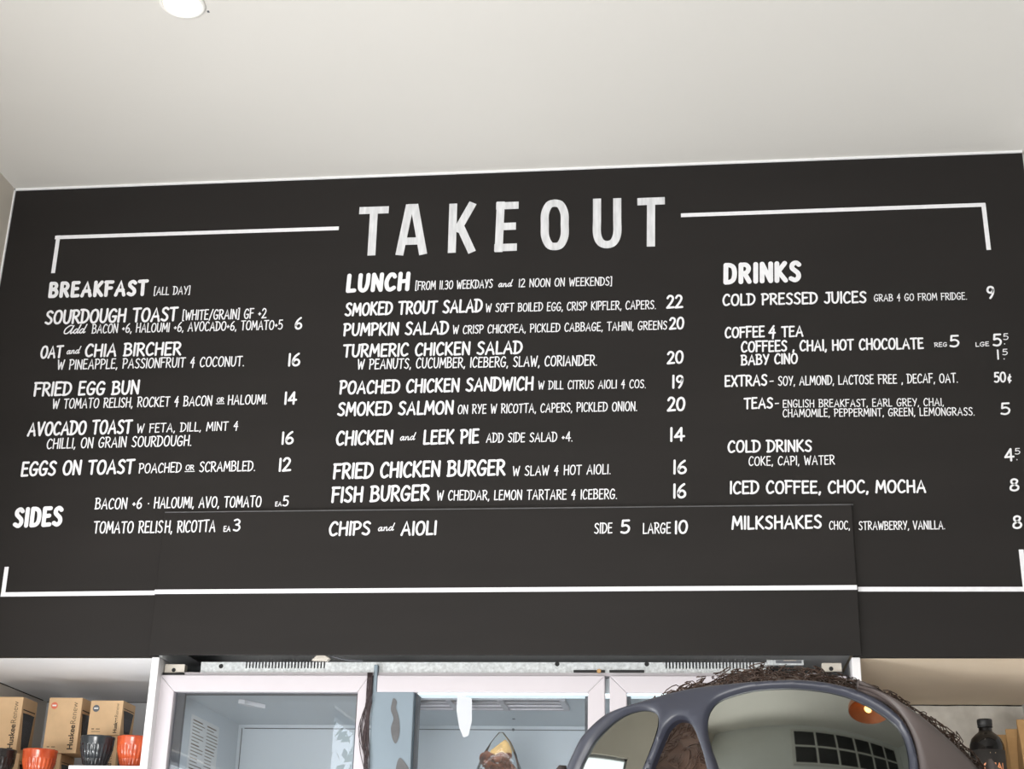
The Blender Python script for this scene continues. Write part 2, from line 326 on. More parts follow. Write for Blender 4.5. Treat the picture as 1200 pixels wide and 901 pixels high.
def put_stroke(bm, pts, w, y, cap=True, th=0.0006):
    SK[0] += 1; th += 0.00004 * (SK[0] % 9)
    L, R, ce, cs = ribbon(bm, pts, w, cap)
    V = lambda p, yy: bm.verts.new((p.x, yy, p.y))
    lv = [V(p, y - th) for p in L]; rv = [V(p, y - th) for p in R]
    for i in range(len(L) - 1): bm.faces.new((lv[i], lv[i + 1], rv[i + 1], rv[i]))
    if ce: bm.faces.new([lv[-1]] + [V(p, y - th) for p in ce] + [rv[-1]])
    if cs: bm.faces.new([rv[0]] + [V(p, y - th) for p in cs] + [lv[0]])
    loop = L + ce + R[::-1] + cs; fr = [V(p, y - th) for p in loop]; bk = [V(p, y) for p in loop]
    for i in range(len(loop)): bm.faces.new((fr[i - 1], fr[i], bk[i], bk[i - 1]))
def write(bm, txt, p0, p1, h, y, weight, slant=0.10, gap=0.17, space=0.30, jit=0.012, cap=True, bold=False):
    """p0..p1: ends of the base line on the wall as (x, z); h: cap height in metres"""
    p0 = Vector(p0); p1 = Vector(p1); adv = 0; items = []
    for ch in txt:
        if ch == ' ': adv += space; continue
        ch = ch + 'h' if bold and ch in 'DBR' else ch; w, st = G[ch]; items.append((adv, ch)); adv += w + gap
    adv -= gap
    ex = (p1 - p0); sx = ex.length / max(adv, .05); ux = ex.normalized()
    if len(txt) == 1 and txt in '1I': sx = h * .8
    for a, ch in items:
        jz = random.uniform(-jit, jit); js = 1 + random.uniform(-jit, jit) * 2
        for st in G[ch][1]:
            sm = st[0] == 's'; pts = [Vector(q) for q in (st[1:] if sm else st)]
            if sm: pts = crom(pts, 5)
            q = [p0 + ux * ((a + p.x) * sx + (p.y * js + jz) * slant * h) + Vector((0, (p.y * js + jz) * h)) for p in pts]
            put_stroke(bm, q, weight * h, y, cap)
NT = [0]
def line(parent, name, txt, u0, v0, u1, v1, hp, weight, y=0.0, slant=0.1, label=None, m='paint', **k):
    a = onY(u0, v0, y); b = onY(u1, v1, y); t = onY(u0, v0 - hp, y)
    bm = bmesh.new(); NT[0] += 1
    yy = y - 0.00002 * (NT[0] % 7)
    hh = t.z - a.z; ins = weight * hh * .4; d = (b - a).normalized() * min(ins, (b - a).length * .2)
    write(bm, txt, ((a + d).x, (a + d).z + ins * .6), ((b - d).x, (b - d).z + ins * .6), hh - ins * 1.2, yy, weight, slant, **k)
    o = obj(name, bm, M[m], parent)
    if label: o['label'] = label
    return o

# ------------------------------------------------------------------ the menu board
board = thing('menu_board', 'wide matt black menu board below the ceiling, lettered with breakfast, lunch and drinks prices', 'menu board', ((XL + XR) / 2, 0.01, ZB))
HY = -0.012; HX0, HX1, HZ1 = onY(192.6, 604, HY).x, 0.479, 2.707
bm = bmesh.new(); nz = HZ1 - .03
prism(bm, [(x, 0.0, z) for x, z in ((XL + .004, ZB), (HX0 + .02, ZB), (HX0 + .02, nz), (HX1 - .02, nz), (HX1 - .02, ZB), (XR, ZB), (XR, ZC - .006), (XL + .004, ZC - .006))], (0, .022, 0))
obj('panel', bm, M['board'], board)
hatch = thing('hatch_panel', 'black hatch panel set over the fridges, carrying the chips and aioli line', 'panel', ((HX0 + HX1) / 2, -0.006, ZB + .002))
obj('panel', B(((HX0, HY, onY(600, 767.3, HY).z), (HX1, -0.0016, HZ1))), M['hatch'], hatch, bevel=0.0015)
bm = bmesh.new(); tube(bm, [(HX0 + i * .05, -0.009 + .001 * noise.noise(Vector((i, 0, 0))), HZ1 + .0025) for i in range(41)], 0.0022, 5)
o = obj('lip', bm, M['patch'], hatch); o['label'] = 'worn grey line along the top edge'

# painted border
def stripe(par, name, a, b, y, wa):
    A = onY(*a, y); Bq = onY(*b, y); bm = bmesh.new(); put_stroke(bm, [Vector((A.x, A.z)), Vector((Bq.x, Bq.z))], wa, y, cap=False)
    o = obj(name, bm, M['paint'], par); o['label'] = 'painted white border line'; return o
lw = 0.0128
stripe(board, 'border_line', (64.5, 278.3), (397, 267.5), 0, lw); stripe(board, 'border_line', (68.6, 276.0), (62.2, 320), 0, lw)
stripe(board, 'border_line', (798, 252.3), (1154.7, 239.9), 0, lw); stripe(board, 'border_line', (1152.3, 238.5), (1158.7, 292.8), 0, lw)
stripe(board, 'border_line', (8, 664.2), (3.2, 699.0), 0, lw); stripe(board, 'border_line', (1, 696.6), (181.5, 694.6), 0, lw)
stripe(hatch, 'border_line', (181.2, 693.5), (1004.3, 688.3), HY, lw); stripe(board, 'border_line', (1005.5, 690.4), (1206, 690.4), 0, lw); stripe(board, 'border_line', (1196.5, 643.9), (1202, 693.2), 0, lw)

# TAKEOUT
def block(txt, quad, strokes, wt):
    """letter drawn as broad brush strokes; quad = base-left, base-right, top-left, top-right in pixels"""
    bl, br, tl, tr = [onY(*q, 0) for q in quad]
    def at(p):
        a = bl.lerp(br, p[0]); b = tl.lerp(tr, p[0]); c = a.lerp(b, p[1]); return Vector((c.x, c.z))
    bm = bmesh.new()
    for st in strokes:
        sm = st[0] == 's'; pts = list(st[1:] if sm else st)
        if sm: pts = crom([Vector(p) for p in pts], 8)
        put_stroke(bm, [at(p) for p in pts], wt, -0.00003, cap=False)
    o = obj('title_letter', bm, M['streak'], board); o['label'] = 'brushed pale grey block capital ' + txt
k = 0.0252
tst = (((.5, 0), (.5, .95)), ((0, .915), (1, .915)))
block('T', ((418.5, 300.2), (452, 298.4), (421.4, 242), (455.9, 241)), tst, k)
block('A', ((462.5, 299.2), (501.4, 298), (465, 240.2), (501.0, 239.4)), (((.14, 0), (.43, 1)), ((.86, 0), (.57, 1)), ((.2, .27), (.8, .27)), ((.36, .94), (.64, .94))), k)
block('K', ((524, 296.4), (558, 295.5), (526, 239), (559, 237.5)), (((.16, 0), (.16, 1)), ((.86, 1), (.3, .42)), ((.4, .56), (.86, 0))), k)
block('E', ((579, 295.5), (605.5, 294.6), (581.7, 236.5), (608, 235.5)), (((.2, 0), (.2, 1)), ((0, .915), (1, .915)), ((.1, .5), (.92, .5)), ((0, .085), (1, .085))), k)
block('O', ((633.5, 294), (667, 293.6), (633.5, 233.6), (666.5, 232.8)), (('s', (.5, .92), (.3, .885), (.16, .72), (.15, .5), (.16, .28), (.3, .115), (.5, .08), (.7, .115), (.84, .28), (.85, .5), (.84, .72), (.7, .885), (.5, .92)),), k)
block('U', ((694.6, 291.8), (728.4, 291), (694.6, 233), (728.4, 232.2)), (('s', (.15, 1), (.15, .6), (.15, .3), (.27, .13), (.5, .08), (.73, .13), (.85, .3), (.85, .6), (.85, 1)),), k)
block('T', ((746, 289.5), (779.5, 288.2), (747, 231.6), (779, 230.4)), tst, k)

HD, IT, DE, PR = 0.25, 0.165, 0.115, 0.165
rows = [
 # left column
 ('h', 'BREAKFAST', 56, 348.5, 172.5, 346, 17.5), ('d', '[ALL DAY]', 180, 346, 222.7, 344.7, 9.5),
 ('i', 'SOURDOUGH TOAST', 52.3, 380, 207.5, 376, 16), ('d', '[WHITE/GRAIN] GF +2', 213.3, 375.3, 312, 372.7, 11.5), ('s', 'qdd', 73.3, 391.9, 99, 390.2, 10),
 ('d', 'BACON +6, HALOUMI +6, AVOCADO+6, TOMATO+5', 107.3, 390.7, 331, 386, 10.8), ('p', '6', 345, 386, 354, 385.7, 13.5),
 ('i', 'OAT', 46.7, 420, 73, 419, 14.5), ('s', 'and', 77.5, 415, 92.5, 414.3, 8), ('i', 'CHIA BIRCHER', 99, 418.3, 212, 416, 15),
 ('d', 'W PINEAPPLE, PASSIONFRUIT & COCONUT.', 66.7, 433.3, 286, 429, 11.5), ('p', '16', 336.7, 429.3, 351.7, 428.7, 14.8),
 ('i', 'FRIED EGG BUN', 39, 464.3, 162.7, 461.7, 15.8), ('d', 'W TOMATO RELISH, ROCKET & BACON', 61, 479, 248.3, 475.3, 11.5), ('o', 'OR', 254, 471.5, 262.3, 471.3, 5.5),
 ('d', 'HALOUMI.', 266.7, 474.3, 313.3, 473.3, 11.3), ('p', '14', 332.3, 474, 347.3, 473.5, 14.8),
 ('i', 'AVOCADO TOAST', 31.7, 511, 154, 507.7, 16), ('d', 'W FETA, DILL, MINT &', 160, 507.3, 279, 504, 10.5), ('d', 'CHILLI, ON GRAIN SOURDOUGH.', 54.3, 526, 224.3, 522.3, 12.2),
 ('p', '16', 329, 520.8, 344, 520.3, 14.8), ('i', 'EGGS ON TOAST', 24, 558, 156.7, 554.7, 16.8), ('d', 'POACHED', 162.3, 554.7, 212.3, 553.3, 11.5),
 ('o', 'OR', 217.3, 551, 227.3, 550.7, 6), ('d', 'SCRAMBLED.', 233.3, 553, 299, 551.7, 11.8), ('p', '12', 325.7, 552.3, 340.7, 551.7, 15.5),
 ('h', 'SIDES', 15, 617.8, 72.7, 615.7, 22), ('d', 'BACON +6', 111, 596.7, 166, 595.9, 12.8), ('d', '* HALOUMI, AVO, TOMATO', 172.5, 595.8, 306, 594, 12.8), ('x', 'EA', 322.3, 593.3, 330, 593, 5.5), ('q', '5', 330.9, 593, 338, 592.8, 12),
 ('d', 'TOMATO RELIS', 109, 625, 190.4, 624.3, 13.8),
 # middle column
 ('h', 'LUNCH', 405, 342.3, 479.7, 340, 20.5), ('d', '[FROM 11.30 WEEKDAYS', 486.3, 340, 577.3, 337.3, 10), ('s', 'and', 583.5, 336.4, 599.3, 335.9, 8), ('d', '12 NOON ON WEEKENDS]', 607.4, 336.6, 717.4, 334.4, 9.8),
 ('i', 'SMOKED TROUT SALAD', 403.8, 370.3, 565.2, 365.6, 15), ('d', 'W SOFT BOILED EGG, CRISP KIPFLER, CAPERS.', 568.9, 365.8, 768.7, 362, 10), ('p', '22', 780.8, 361.4, 800.2, 360.8, 15),
 ('i', 'PUMPKIN SALAD', 402, 393.8, 525.6, 391.6, 14.8), ('d', 'W CRISP CHICKPEA, PICKLED CABBAGE, TAHINI, GREENS', 530.3, 391.5, 781.8, 386, 10), ('p', '20', 784, 386.2, 801.7, 385.6, 14),
 ('i', 'TURMERIC CHICKEN SALAD', 401.3, 418.8, 612, 414.4, 15), ('d', 'W PEANUTS, CUCUMBER, ICEBERG, SLAW, CORIANDER.', 418.5, 432.8, 699.8, 428.3, 12), ('p', '20', 781.5, 426.3, 801, 425.6, 14.8),
 ('i', 'POACHED CHICKEN SANDWICH', 397.4, 461.9, 625, 457, 15.5), ('d', 'W DILL CITRUS AIOLI & COS.', 630.6, 456.4, 757, 454.7, 10), ('p', '19', 787, 455.2, 801.2, 454.7, 15),
 ('i', 'SMOKED SALMON', 395.1, 487.4, 531.2, 485.1, 15.5), ('d', 'ON RYE W RICOTTA, CAPERS, PICKLED ONION.', 536.1, 485.1, 746.8, 481.4, 10.8), ('p', '20', 781.7, 481.7, 803, 481, 16),
 ('i', 'CHICKEN', 393.3, 521.9, 460, 520.4, 16.5), ('s', 'and', 468.2, 516.2, 485.5, 515.5, 8.5), ('i', 'LEEK PIE', 495.6, 520.7, 561.2, 519.2, 16.3), ('d', 'ADD SIDE SALAD +4.', 569.5, 518.6, 671, 517.2, 11), ('p', '14', 784.3, 517.2, 802.3, 516.4, 16),
 ('i', 'FRIED CHICKEN BURGER', 389.9, 561.2, 592, 556.7, 18), ('d', 'W SLAW & HOT AIOLI.', 600.6, 557.7, 715.7, 555.4, 11.3), ('p', '16', 788.1, 555.4, 805, 554.9, 16),
 ('i', 'FISH BURGER', 388, 588.8, 503.1, 586.2, 18), ('d', 'W CHEDDAR, LEMON TARTARE & ICEBERG.', 511.7, 586.4, 723.2, 584.7, 11.5), ('p', '16', 788, 583.7, 804.3, 583.4, 16.5),
 # right column
 ('h', 'DRINKS', 847.3, 332.5, 939.3, 329.3, 23), ('i', 'COLD PRESSED JUICES', 846.7, 358.3, 1015.7, 354.7, 13.3), ('d', 'GRAB & GO FROM FRIDGE.', 1024.3, 353.3, 1133.3, 351, 8.3), ('p', '9', 1156, 350.2, 1166.2, 349.7, 14.5),
 ('i', 'COFFEE', 849.3, 396.3, 896.3, 395, 12.8), ('q', '&', 900.5, 396.5, 909.5, 396.3, 15), ('i', 'TEA', 915.7, 395.0, 941.7, 394.3, 12.5),
 ('i', 'COFFEES , CHAI, HOT CHOCOLATE', 868.3, 412.7, 1082.7, 408.7, 12.8), ('x', 'REG', 1095, 406.7, 1110, 406, 5), ('p', '5', 1112.9, 406.7, 1124.5, 406.3, 13.5),
 ('x', 'LGE', 1143.3, 406.3, 1159.3, 405.3, 5), ('p', '5', 1163.5, 405.7, 1174.3, 405.3, 14), ('q', '5', 1175.7, 398.3, 1181.9, 398, 7.2), ('q', '.', 1176.5, 403.5, 1178, 403.4, 9),
 ('i', 'BABY CINO', 868.3, 428, 935, 426, 12), ('q', '*', 929.5, 418, 931.5, 418, 9), ('p', '1', 1168.6, 421.3, 1172, 421, 11.3), ('q', '5', 1174.7, 416, 1181, 415.7, 7), ('q', '.', 1176, 421, 1177.4, 421, 9),
 ('i', 'EXTRAS', 849, 453.3, 899.3, 451.7, 12.8), ('d', '-', 901.7, 451.8, 906.7, 451.6, 11), ('d', 'SOY, ALMOND, LACTOSE FREE , DECAF, OAT.', 911.7, 451.9, 1122.7, 448.2, 10.8), ('p', '50', 1165, 448.3, 1179.3, 447.7, 12), ('x', 'c', 1181, 447.7, 1185.7, 447.5, 9.5),
 ('i', 'TEAS', 871.7, 479.3, 906, 478.3, 12.8), ('d', '-', 908, 478.2, 913, 478.1, 11), ('d', 'ENGLISH BREAKFAST, EARL GREY, CHAI,', 917.3, 477.6, 1106, 475.5, 9), ('d', 'CHAMOMILE, PEPPERMINT, GREEN, LEMONGRASS.', 917.3, 488.8, 1142.3, 486.7, 9.3), ('p', '5', 1172.7, 486, 1184.3, 485.4, 13.5),
 ('i', 'COLD DRINKS', 852.7, 530.3, 951.7, 529, 13.8), ('d', 'COKE, CAPI, WATER', 877.3, 545.7, 978.3, 544.3, 10.8), ('p', '4', 1177.3, 540.3, 1188.7, 540, 14.5), ('q', '5', 1189.3, 532.5, 1195.7, 532.2, 7), ('q', '.', 1191, 539, 1192.5, 539, 9),
 ('i', 'ICED COFFEE, CHOC, MOCHA', 855, 578.8, 1085.7, 577.3, 14.8), ('p', '8', 1183.3, 575.7, 1195, 575.3, 14.5), ('d', ' STRAWBERRY, VANILLA.', 1002.3, 621, 1107.7, 620, 10), ('p', '8', 1186.7, 619.7, 1198.3, 619, 15),
]
hrows = [('d', 'H, RICOTTA', 192.6, 624.2, 252.3, 623, 13.8), ('x', 'EA', 261.7, 623, 270, 622.8, 6.5), ('q', '3', 272.9, 622.5, 281.5, 622.2, 14),
 ('i', 'CHIPS', 385, 628, 433.7, 626.9, 16.3), ('s', 'and', 442.4, 622.4, 460.7, 621.6, 8.5), ('i', 'AIOLI', 469.4, 627.6, 511.4, 626.5, 16.3), ('d', 'SIDE', 696.2, 625.3, 717.6, 624.6, 12.3), ('p', '5', 727, 625, 738.2, 624.6, 15.5),
 ('d', 'LARGE', 753.2, 625.5, 786.2, 625, 12.6), ('p', '10', 790, 625.5, 806, 625, 15.5), ('i', 'MILKSHAKES', 857.3, 620.5, 963.3, 619, 15.3), ('d', 'CHOC,', 971.7, 620.7, 996, 620.3, 10)]
NM = {'h': 'menu_heading', 'i': 'menu_item', 'd': 'item_description', 'p': 'price', 'q': 'price', 'x': 'small_note', 'o': 'small_note', 's': 'script_word'}
WT = {'h': HD, 'i': IT, 'd': DE, 'p': PR, 'q': .14, 'x': .17, 'o': .17, 's': .13}
for par, rr, y in ((board, rows, 0.0), (hatch, hrows, HY)):
    for kk, t, u0, v0, u1, v1, h in rr:
        clean = t.replace('*', '').replace('qdd', 'add').strip(' .,-')
        lab = None if ('COKE' in t or len(clean) < 2) else 'white hand lettering: ' + clean
        gp = 0.10 if kk == 's' else (0.28 if kk == 'h' else 0.17)
        o = line(par, NM[kk], t, u0, v0, u1, v1, h, WT[kk], y, slant=(0.16 if kk == 's' else 0.04 if u0 > 830 else 0.03 if u0 > 365 else -.04 if kk == 'h' else -.01), label=lab, gap=gp, space=(.4 if kk == 'h' else .46 if kk == 'd' else .42), jit=(.004 if kk == 'h' else .014), bold=(kk == 'h'))
        if kk == 'o':
            a = onY(u0 - .5, v0 + 1.6, y); b = onY(u1 + .5, v1 + 1.6, y); bm = bmesh.new(); put_stroke(bm, [Vector((a.x, a.z)), Vector((b.x, b.z))], 0.0022, y, True); obj('underline', bm, M['paint'], o)

# ------------------------------------------------------------------ the fridge
YD = 0.03                                           # front face of the doors
fr = thing('display_fridge', 'white three-door glass fridge built in under the black menu board', 'fridge', (-0.52, 0.4, 0.0))
IX0, IX1, IZ, IY0, IY1 = -1.436, 0.40, 2.190, 0.075, 0.65
obj('cabinet', B(((-1.478, .072, .12), (IX0, .74, 2.236)), ((IX1, .072, .12), (.444, .74, 2.236)), ((IX0, .072, IZ), (IX1, .74, 2.236)), ((IX0, IY1, .12), (IX1, .74, IZ)), ((IX0, .072, .12), (IX1, IY1, .2)), ((-1.47, .1, 0), (.43, .72, .12))), M['liner'], fr)
obj('cabinet_edge', B(((-1.478, .058, .12), (IX0 + .016, .072, 2.236))), M['gasket'], fr); obj('cabinet_edge', B(((IX1 - .016, .058, .12), (.444, .072, 2.236))), M['gasket'], fr)
# joint between back panel and ceiling, screws
bm = bmesh.new(); tube(bm, [(IX0 + .02, IY1 - .001, IZ - .012), (IX1 - .02, IY1 - .001, IZ - .012)], 0.0014, 5); tube(bm, [(IX0 + .012, IY1 - .001, IZ - .012), (IX0 + .012, IY1 - .001, .3)], 0.0014, 5)
obj('back_joint', bm, M['gasket'], fr)
for (u, v, pl) in ((602, 842, 'z'), (601.5, 855, 'y')):
    bm = bmesh.new(); p = onZ(u, v, IZ - .002) if pl == 'z' else onY(u, v, IY1 - .002); disc(bm, p, 0.0045, (0, 0, -1) if pl == 'z' else (0, -1, 0), .002, 12); obj('screw', bm, M['gasket'], fr)
# ceiling air grille and light tube
ga, gb = onZ(470, 818, IZ), onZ(664, 829, IZ)
gx0, gx1, gy0, gy1 = ga.x, gb.x, onZ(600, 817.5, IZ).y, onZ(600, 829.5, IZ).y
bm = bmesh.new(); n = 3
for i in range(n + 1): yy = gy0 + (gy1 - gy0) * i / n; box(bm, (gx0, yy - .007, IZ - .007), (gx1, yy + .007, IZ - .001))
for x in (gx0, gx0 + (gx1 - gx0) * .3, gx0 + (gx1 - gx0) * .62, gx1): box(bm, (x - .008, gy0, IZ - .009), (x + .008, gy1, IZ - .001))
gr = obj('air_grille', bm, M['white'], fr)
obj('opening', B(((gx0, gy0, IZ - .0015), (gx1, gy1, IZ - .0005))), M['gasket'], gr)
bm = B(((-0.74, onZ(600, 812, IZ).y, IZ - .004), (.30, onZ(600, 816.5, IZ).y, IZ - .001))); obj('light_tube', bm, M['tube'], fr)
d = bpy.data.lights.new('fridge_tube_light', 'AREA'); d.shape = 'RECTANGLE'; d.size = 1.6; d.size_y = .03; d.energy = 2.2; d.color = (.95, .98, 1.0)
o = bpy.data.objects.new('fridge_tube_light', d); C.objects.link(o); o.location = (-.52, .12, IZ - .03); o.rotation_euler = (math.radians(25), 0, 0)
# shelf
bm = bmesh.new()
for i in range(16): tube(bm, [(IX0 + .01, .11 + i * .034, 1.842), (IX1 - .01, .11 + i * .034, 1.842)], .0025, 5)
for x in (IX0 + .012, -.82, -.23, IX1 - .012): tube(bm, [(x, .1, 1.838), (x, .63, 1.838)], .004, 5)
obj('wire_shelf', bm, M['post'], fr)
# information sticker on the inner left wall (too small to read)
ly0, ly1 = onX(226, 825, IX0).y, onX(257, 850, IX0).y
lb = obj('info_label', B(((IX0, ly0, 1.985), (IX0 + .001, ly1, 2.150))), M['labelw'], fr)
bm = bmesh.new(); random.seed(3)
for col in range(2):
    for i in range(15):
        z = 2.138 - i * .0098; y0 = ly0 + (ly1 - ly0) * (.06 + col * .5); ln = (ly1 - ly0) * random.choice((.4, .42, .34, .25)) * (1 if i % 7 else .8)
        box(bm, (IX0 + .001, y0, z - (.0022 if i % 7 else .0035)), (IX0 + .0014, y0 + ln, z))
obj('fine_print', bm, M['printl'], lb)
# small white clip at the ceiling corner
bm = bmesh.new(); p = onZ(282, 819, IZ); prism(bm, [(p.x - .006, p.y, IZ - .001), (p.x + .012, p.y + .004, IZ - .001), (p.x + .05, p.y + .09, IZ - .001), (p.x + .004, p.y + .05, IZ - .001)], (0, 0, -.012)); obj('ceiling_clip', bm, M['post'], fr)
# doors
def door(x0, x1, st_l, st_r, top_z, rail, mleft=None, tag_=None):
    z0 = 0.16; y0, y1 = YD, YD + .035
    bm = bmesh.new()
    def bar(a, b, c, d_):                            # mitred bar with chamfered inner lip: outer edge a-b, inner edge c-d (x, z)
        pts = [a, b, d_, c]; prism(bm, [(p[0], y0, p[1]) for p in pts], (0, y1 - y0, 0))
    o_ = [(x0, z0), (x1, z0), (x1, top_z), (x0, top_z)]; i_ = [(x0 + st_l, z0 + rail), (x1 - st_r, z0 + rail), (x1 - st_r, top_z - rail), (x0 + st_l, top_z - rail)]
    for q in range(4):
        if mleft and q == 3: continue
        if mleft and q == 2: bar((x1, top_z), (x0 + .012, top_z), (x1 - st_r, top_z - rail), (x0 + .012, top_z - rail)); continue
        bar(o_[q], o_[(q + 1) % 4], i_[q], i_[(q + 1) % 4])
    dr = obj('door', bm, M['white'], fr, bevel=.0025)
    if mleft:
        bm = B(((x0, y0 + .001, z0), (x0 + st_l, y1, top_z - rail + .001)), ((x0, y0 + .001, top_z - rail), (x0 + .011, y1, top_z + .03))); s = obj('stile', bm, M[mleft], dr, bevel=.002); s['label'] = 'blue grey blurred smear built as the left stile, with dark patches'
    obj('glass', B(((x0 + st_l - .006, YD + .016, z0 + rail - .006), (x1 - st_r + .006, YD + .020, top_z - rail + .006))), M['pane'], dr)
    bm = B(((x0 + st_l - .003, y1, z0 + .02), (x0 + st_l + .010, y1 + .022, top_z - rail + .004)), ((x1 - st_r - .010, y1, z0 + .02), (x1 - st_r + .003, y1 + .022, top_z - rail + .004)), ((x0 + st_l, y1, top_z - rail - .002), (x1 - st_r, y1 + .022, top_z - rail + .004)))
    gs = obj('gasket', bm, M['gasket'], dr)
    return dr
DZ = 2.237; RL = 0.047
d1 = door(-1.490, -0.879, .046, .031, DZ, RL)
d2 = door(-0.868, -0.216, .118, .047, DZ, RL, mleft='bluegrey')
d3 = door(-0.203, 0.440, .047, .047, DZ, RL)
# blue-grey smear built as a stile, with its dark patches
st = [c for c in d2.children if c.name.startswith('stile')][0]
def patch(pts):
    bm = bmesh.new(); q = crom([Vector((*onY(u, v, YD - .0004),)) for u, v in pts], 4, True); prism(bm, q, (0, .0006, 0)); o = obj('grey_patch', bm, M['patch'], st); return o
patch([(461, 818), (465, 822), (464, 829), (466, 836), (468, 846), (468, 860), (464, 871), (460, 866), (458, 853), (461, 842), (458, 832), (459, 824)])
patch([(468, 888), (474, 893), (480, 903), (483, 925), (474, 940), (464, 925), (464, 900)])
# white blur of the smear, built as a thin sheet on the middle glass
bm = bmesh.new(); prism(bm, [onY(u, v, YD + .0155) for u, v in ((536, 813), (553, 818), (553, 845), (549, 862), (543, 864), (538, 852), (535, 832))], (0, -.0005, 0)); o = obj('white_smear', bm, M['smear'], [c for c in d2.children if c.name.startswith('glass')][0])
# white ledge above the doors, hinges
obj('top_ledge', B(((-1.45, .045, 2.2385), (.43, .072, 2.247))), M['white'], fr)
# galvanised vent strip with comb slots and round holes
sx0, sx1, sz0, sz1, sy = -1.379, 0.235, 2.2475, 2.2775, 0.05
c1a, c1b = onY(288, 780, sy).x, onY(383, 780, sy).x; c2a, c2b = onY(780, 778, sy).x, onY(886, 778, sy).x
zc = sz1 - .0175
bm = B(((sx0, sy, sz0), (sx1, sy + .003, zc)), ((sx0, sy, zc), (c1a, sy + .003, sz1)), ((c1b, sy, zc), (c2a, sy + .003, sz1)), ((c2b, sy, zc), (sx1, sy + .003, sz1)))
for xa, xb, n in ((c1a, c1b, 25), (c2a, c2b, 27)):
    for i in range(n):
        w = (xb - xa) / n; box(bm, (xa + w * (i + .46), sy, zc), (xa + w * (i + 1), sy + .003, sz1))
vs = obj('vent_strip', bm, M['galv'], fr); vs['label'] = 'galvanised steel strip with comb slots'
for u, v in ((259, 780.5), (653, 778), (758, 778)):
    bm = bmesh.new(); disc(bm, onY(u, v, sy - .0002), .0066, (0, 1, 0), .0012, 18); obj('round_hole', bm, M['black'], vs)
for u0, u1 in ((672, 709), (714, 755)):
    p, q = onY(u0, 786.5, sy - .004), onY(u1, 787, sy - .004); o = obj('hinge_plate', B(((p.x, sy - .006, p.z - .0035), (q.x, sy, p.z + .0035))), M['black'], fr, bevel=.0015)
p = onY(702, 786.5, .04); bm = bmesh.new(); disc(bm, p, .006, (0, -1, 0), .006, 10); obj('hinge_screw', bm, M['kraftd'], fr)
for px0, px1, py0, py1 in ((193.5, 215.5, 778, 791), (963, 987, 776.5, 790)):
    p, q = onY(px0, py0, .045), onY(px1, py1, .045)
    br = obj('hinge_bracket', B(((p.x, .045, q.z), (q.x, .07, p.z))), M['beige'], fr, bevel=.0015)
    c = onY((px0 + px1) / 2 - 1, py0 + 7, .0445); bm = bmesh.new(); disc(bm, c, .006, (0, 1, 0), .0012, 16); obj('bracket_hole', bm, M['black'], br)
    obj('hinge_pin', B(((p.x - .003, .038, q.z - .004), (q.x + .002, .05, q.z + .006))), M['black'], br, bevel=.002)
# switch box at the right
p, q = onY(906, 766, .03), onY(942, 779, .03)
sb = obj('switch_box', B(((p.x - .018, .03, q.z), (p.x, .1, 2.281)), ((p.x, .03, q.z), (q.x, .045, 2.281)), ), M['galv'], fr, bevel=.001)
obj('switch_recess', B(((p.x + .006, .0285, q.z + .004), (q.x - .006, .03, 2.279))), M['gasket'], sb)
r0, r1 = onY(918, 767, .027), onY(933, 774, .027); obj('rocker', B(((r0.x, .025, r1.z), (r1.x, .0285, 2.2785))), M['nicheb'], sb, bevel=.001)
# dark strands of the smear, built as tubes between the first two doors
bm = bmesh.new(); random.seed(11)
for i in range(30):
    u = random.uniform(430.5, 436); amp = random.uniform(0, 1) ** 2 * 9; ph = random.uniform(0, 6); v1 = random.uniform(855, 925); P = []
    for k in range(14):
        t = k / 13; v = 788 + (v1 - 788) * t; uu = u - 7 * t * .55 - amp * math.sin(PI * min(1, max(0, (t - .35) / .6))) + 0.8 * math.sin(ph + 7 * t)
        P.append(onY(uu, v, YD - .003 - .004 * random.random()))
    tube(bm, P, .0011, 4)
o = obj('smear_strand', bm, M['strand'], d1); o['label'] = 'dark strands of a blurred smear along the door edge'
# plug and lead lying on top of the vent strip
pl = onY(376, 770.5, .03); bm = bmesh.new(); prism(bm, [pl + Vector(v) for v in ((-.028, 0, -.007), (-.012, 0, .008), (.008, 0, .009), (.026, 0, -.001), (.018, 0, -.008))], (0, .02, 0)); obj('connector', bm, M['beige'], fr, bevel=.002)
bm = bmesh.new(); tube(bm, crom([onY(u, v, .042) for u, v in ((386, 768), (396, 771), (408, 773.5), (425, 774))], 5), .0016, 6); obj('lead', bm, M['gasket'], fr)

# bag of crisps in the middle of the fridge
pc = onY(580, 940, .26); zs = 1.8445
bag = thing('snack_bag', 'clear pointed cellophane bag of brown glazed crisps in the middle fridge', 'snack bag', (pc.x, .26, zs))
top = onY(582, 858, .26)
bm = bmesh.new(); rings = []
prof = [(0, .060, .036), (.03, .070, .042), (.10, .074, .042), (.165, .070, .038), (.20, .055, .026), (.235, .033, .013), (.262, .008, .004)]
hh = top.z - zs
for z, a, b_ in prof:
    zz = zs + z / .262 * hh; rings.append([bm.verts.new((pc.x + .004 + (.009 * z / .262) + a * .9 * math.cos(2 * PI * k / 24) * (1 + .04 * math.sin(5 * k + z * 60)), .26 + b_ * math.sin(2 * PI * k / 24), zz)) for k in range(24)])
for i in range(len(rings) - 1):
    for k2 in range(24): bm.faces.new((rings[i][k2], rings[i][(k2 + 1) % 24], rings[i + 1][(k2 + 1) % 24], rings[i + 1][k2])).smooth = True
bm.faces.new(rings[0][::-1]); bm.faces.new(rings[-1]); obj('cellophane', bm, M['cello'], bag)
bm = bmesh.new(); random.seed(5)
zt = onY(578, 884, .26).z
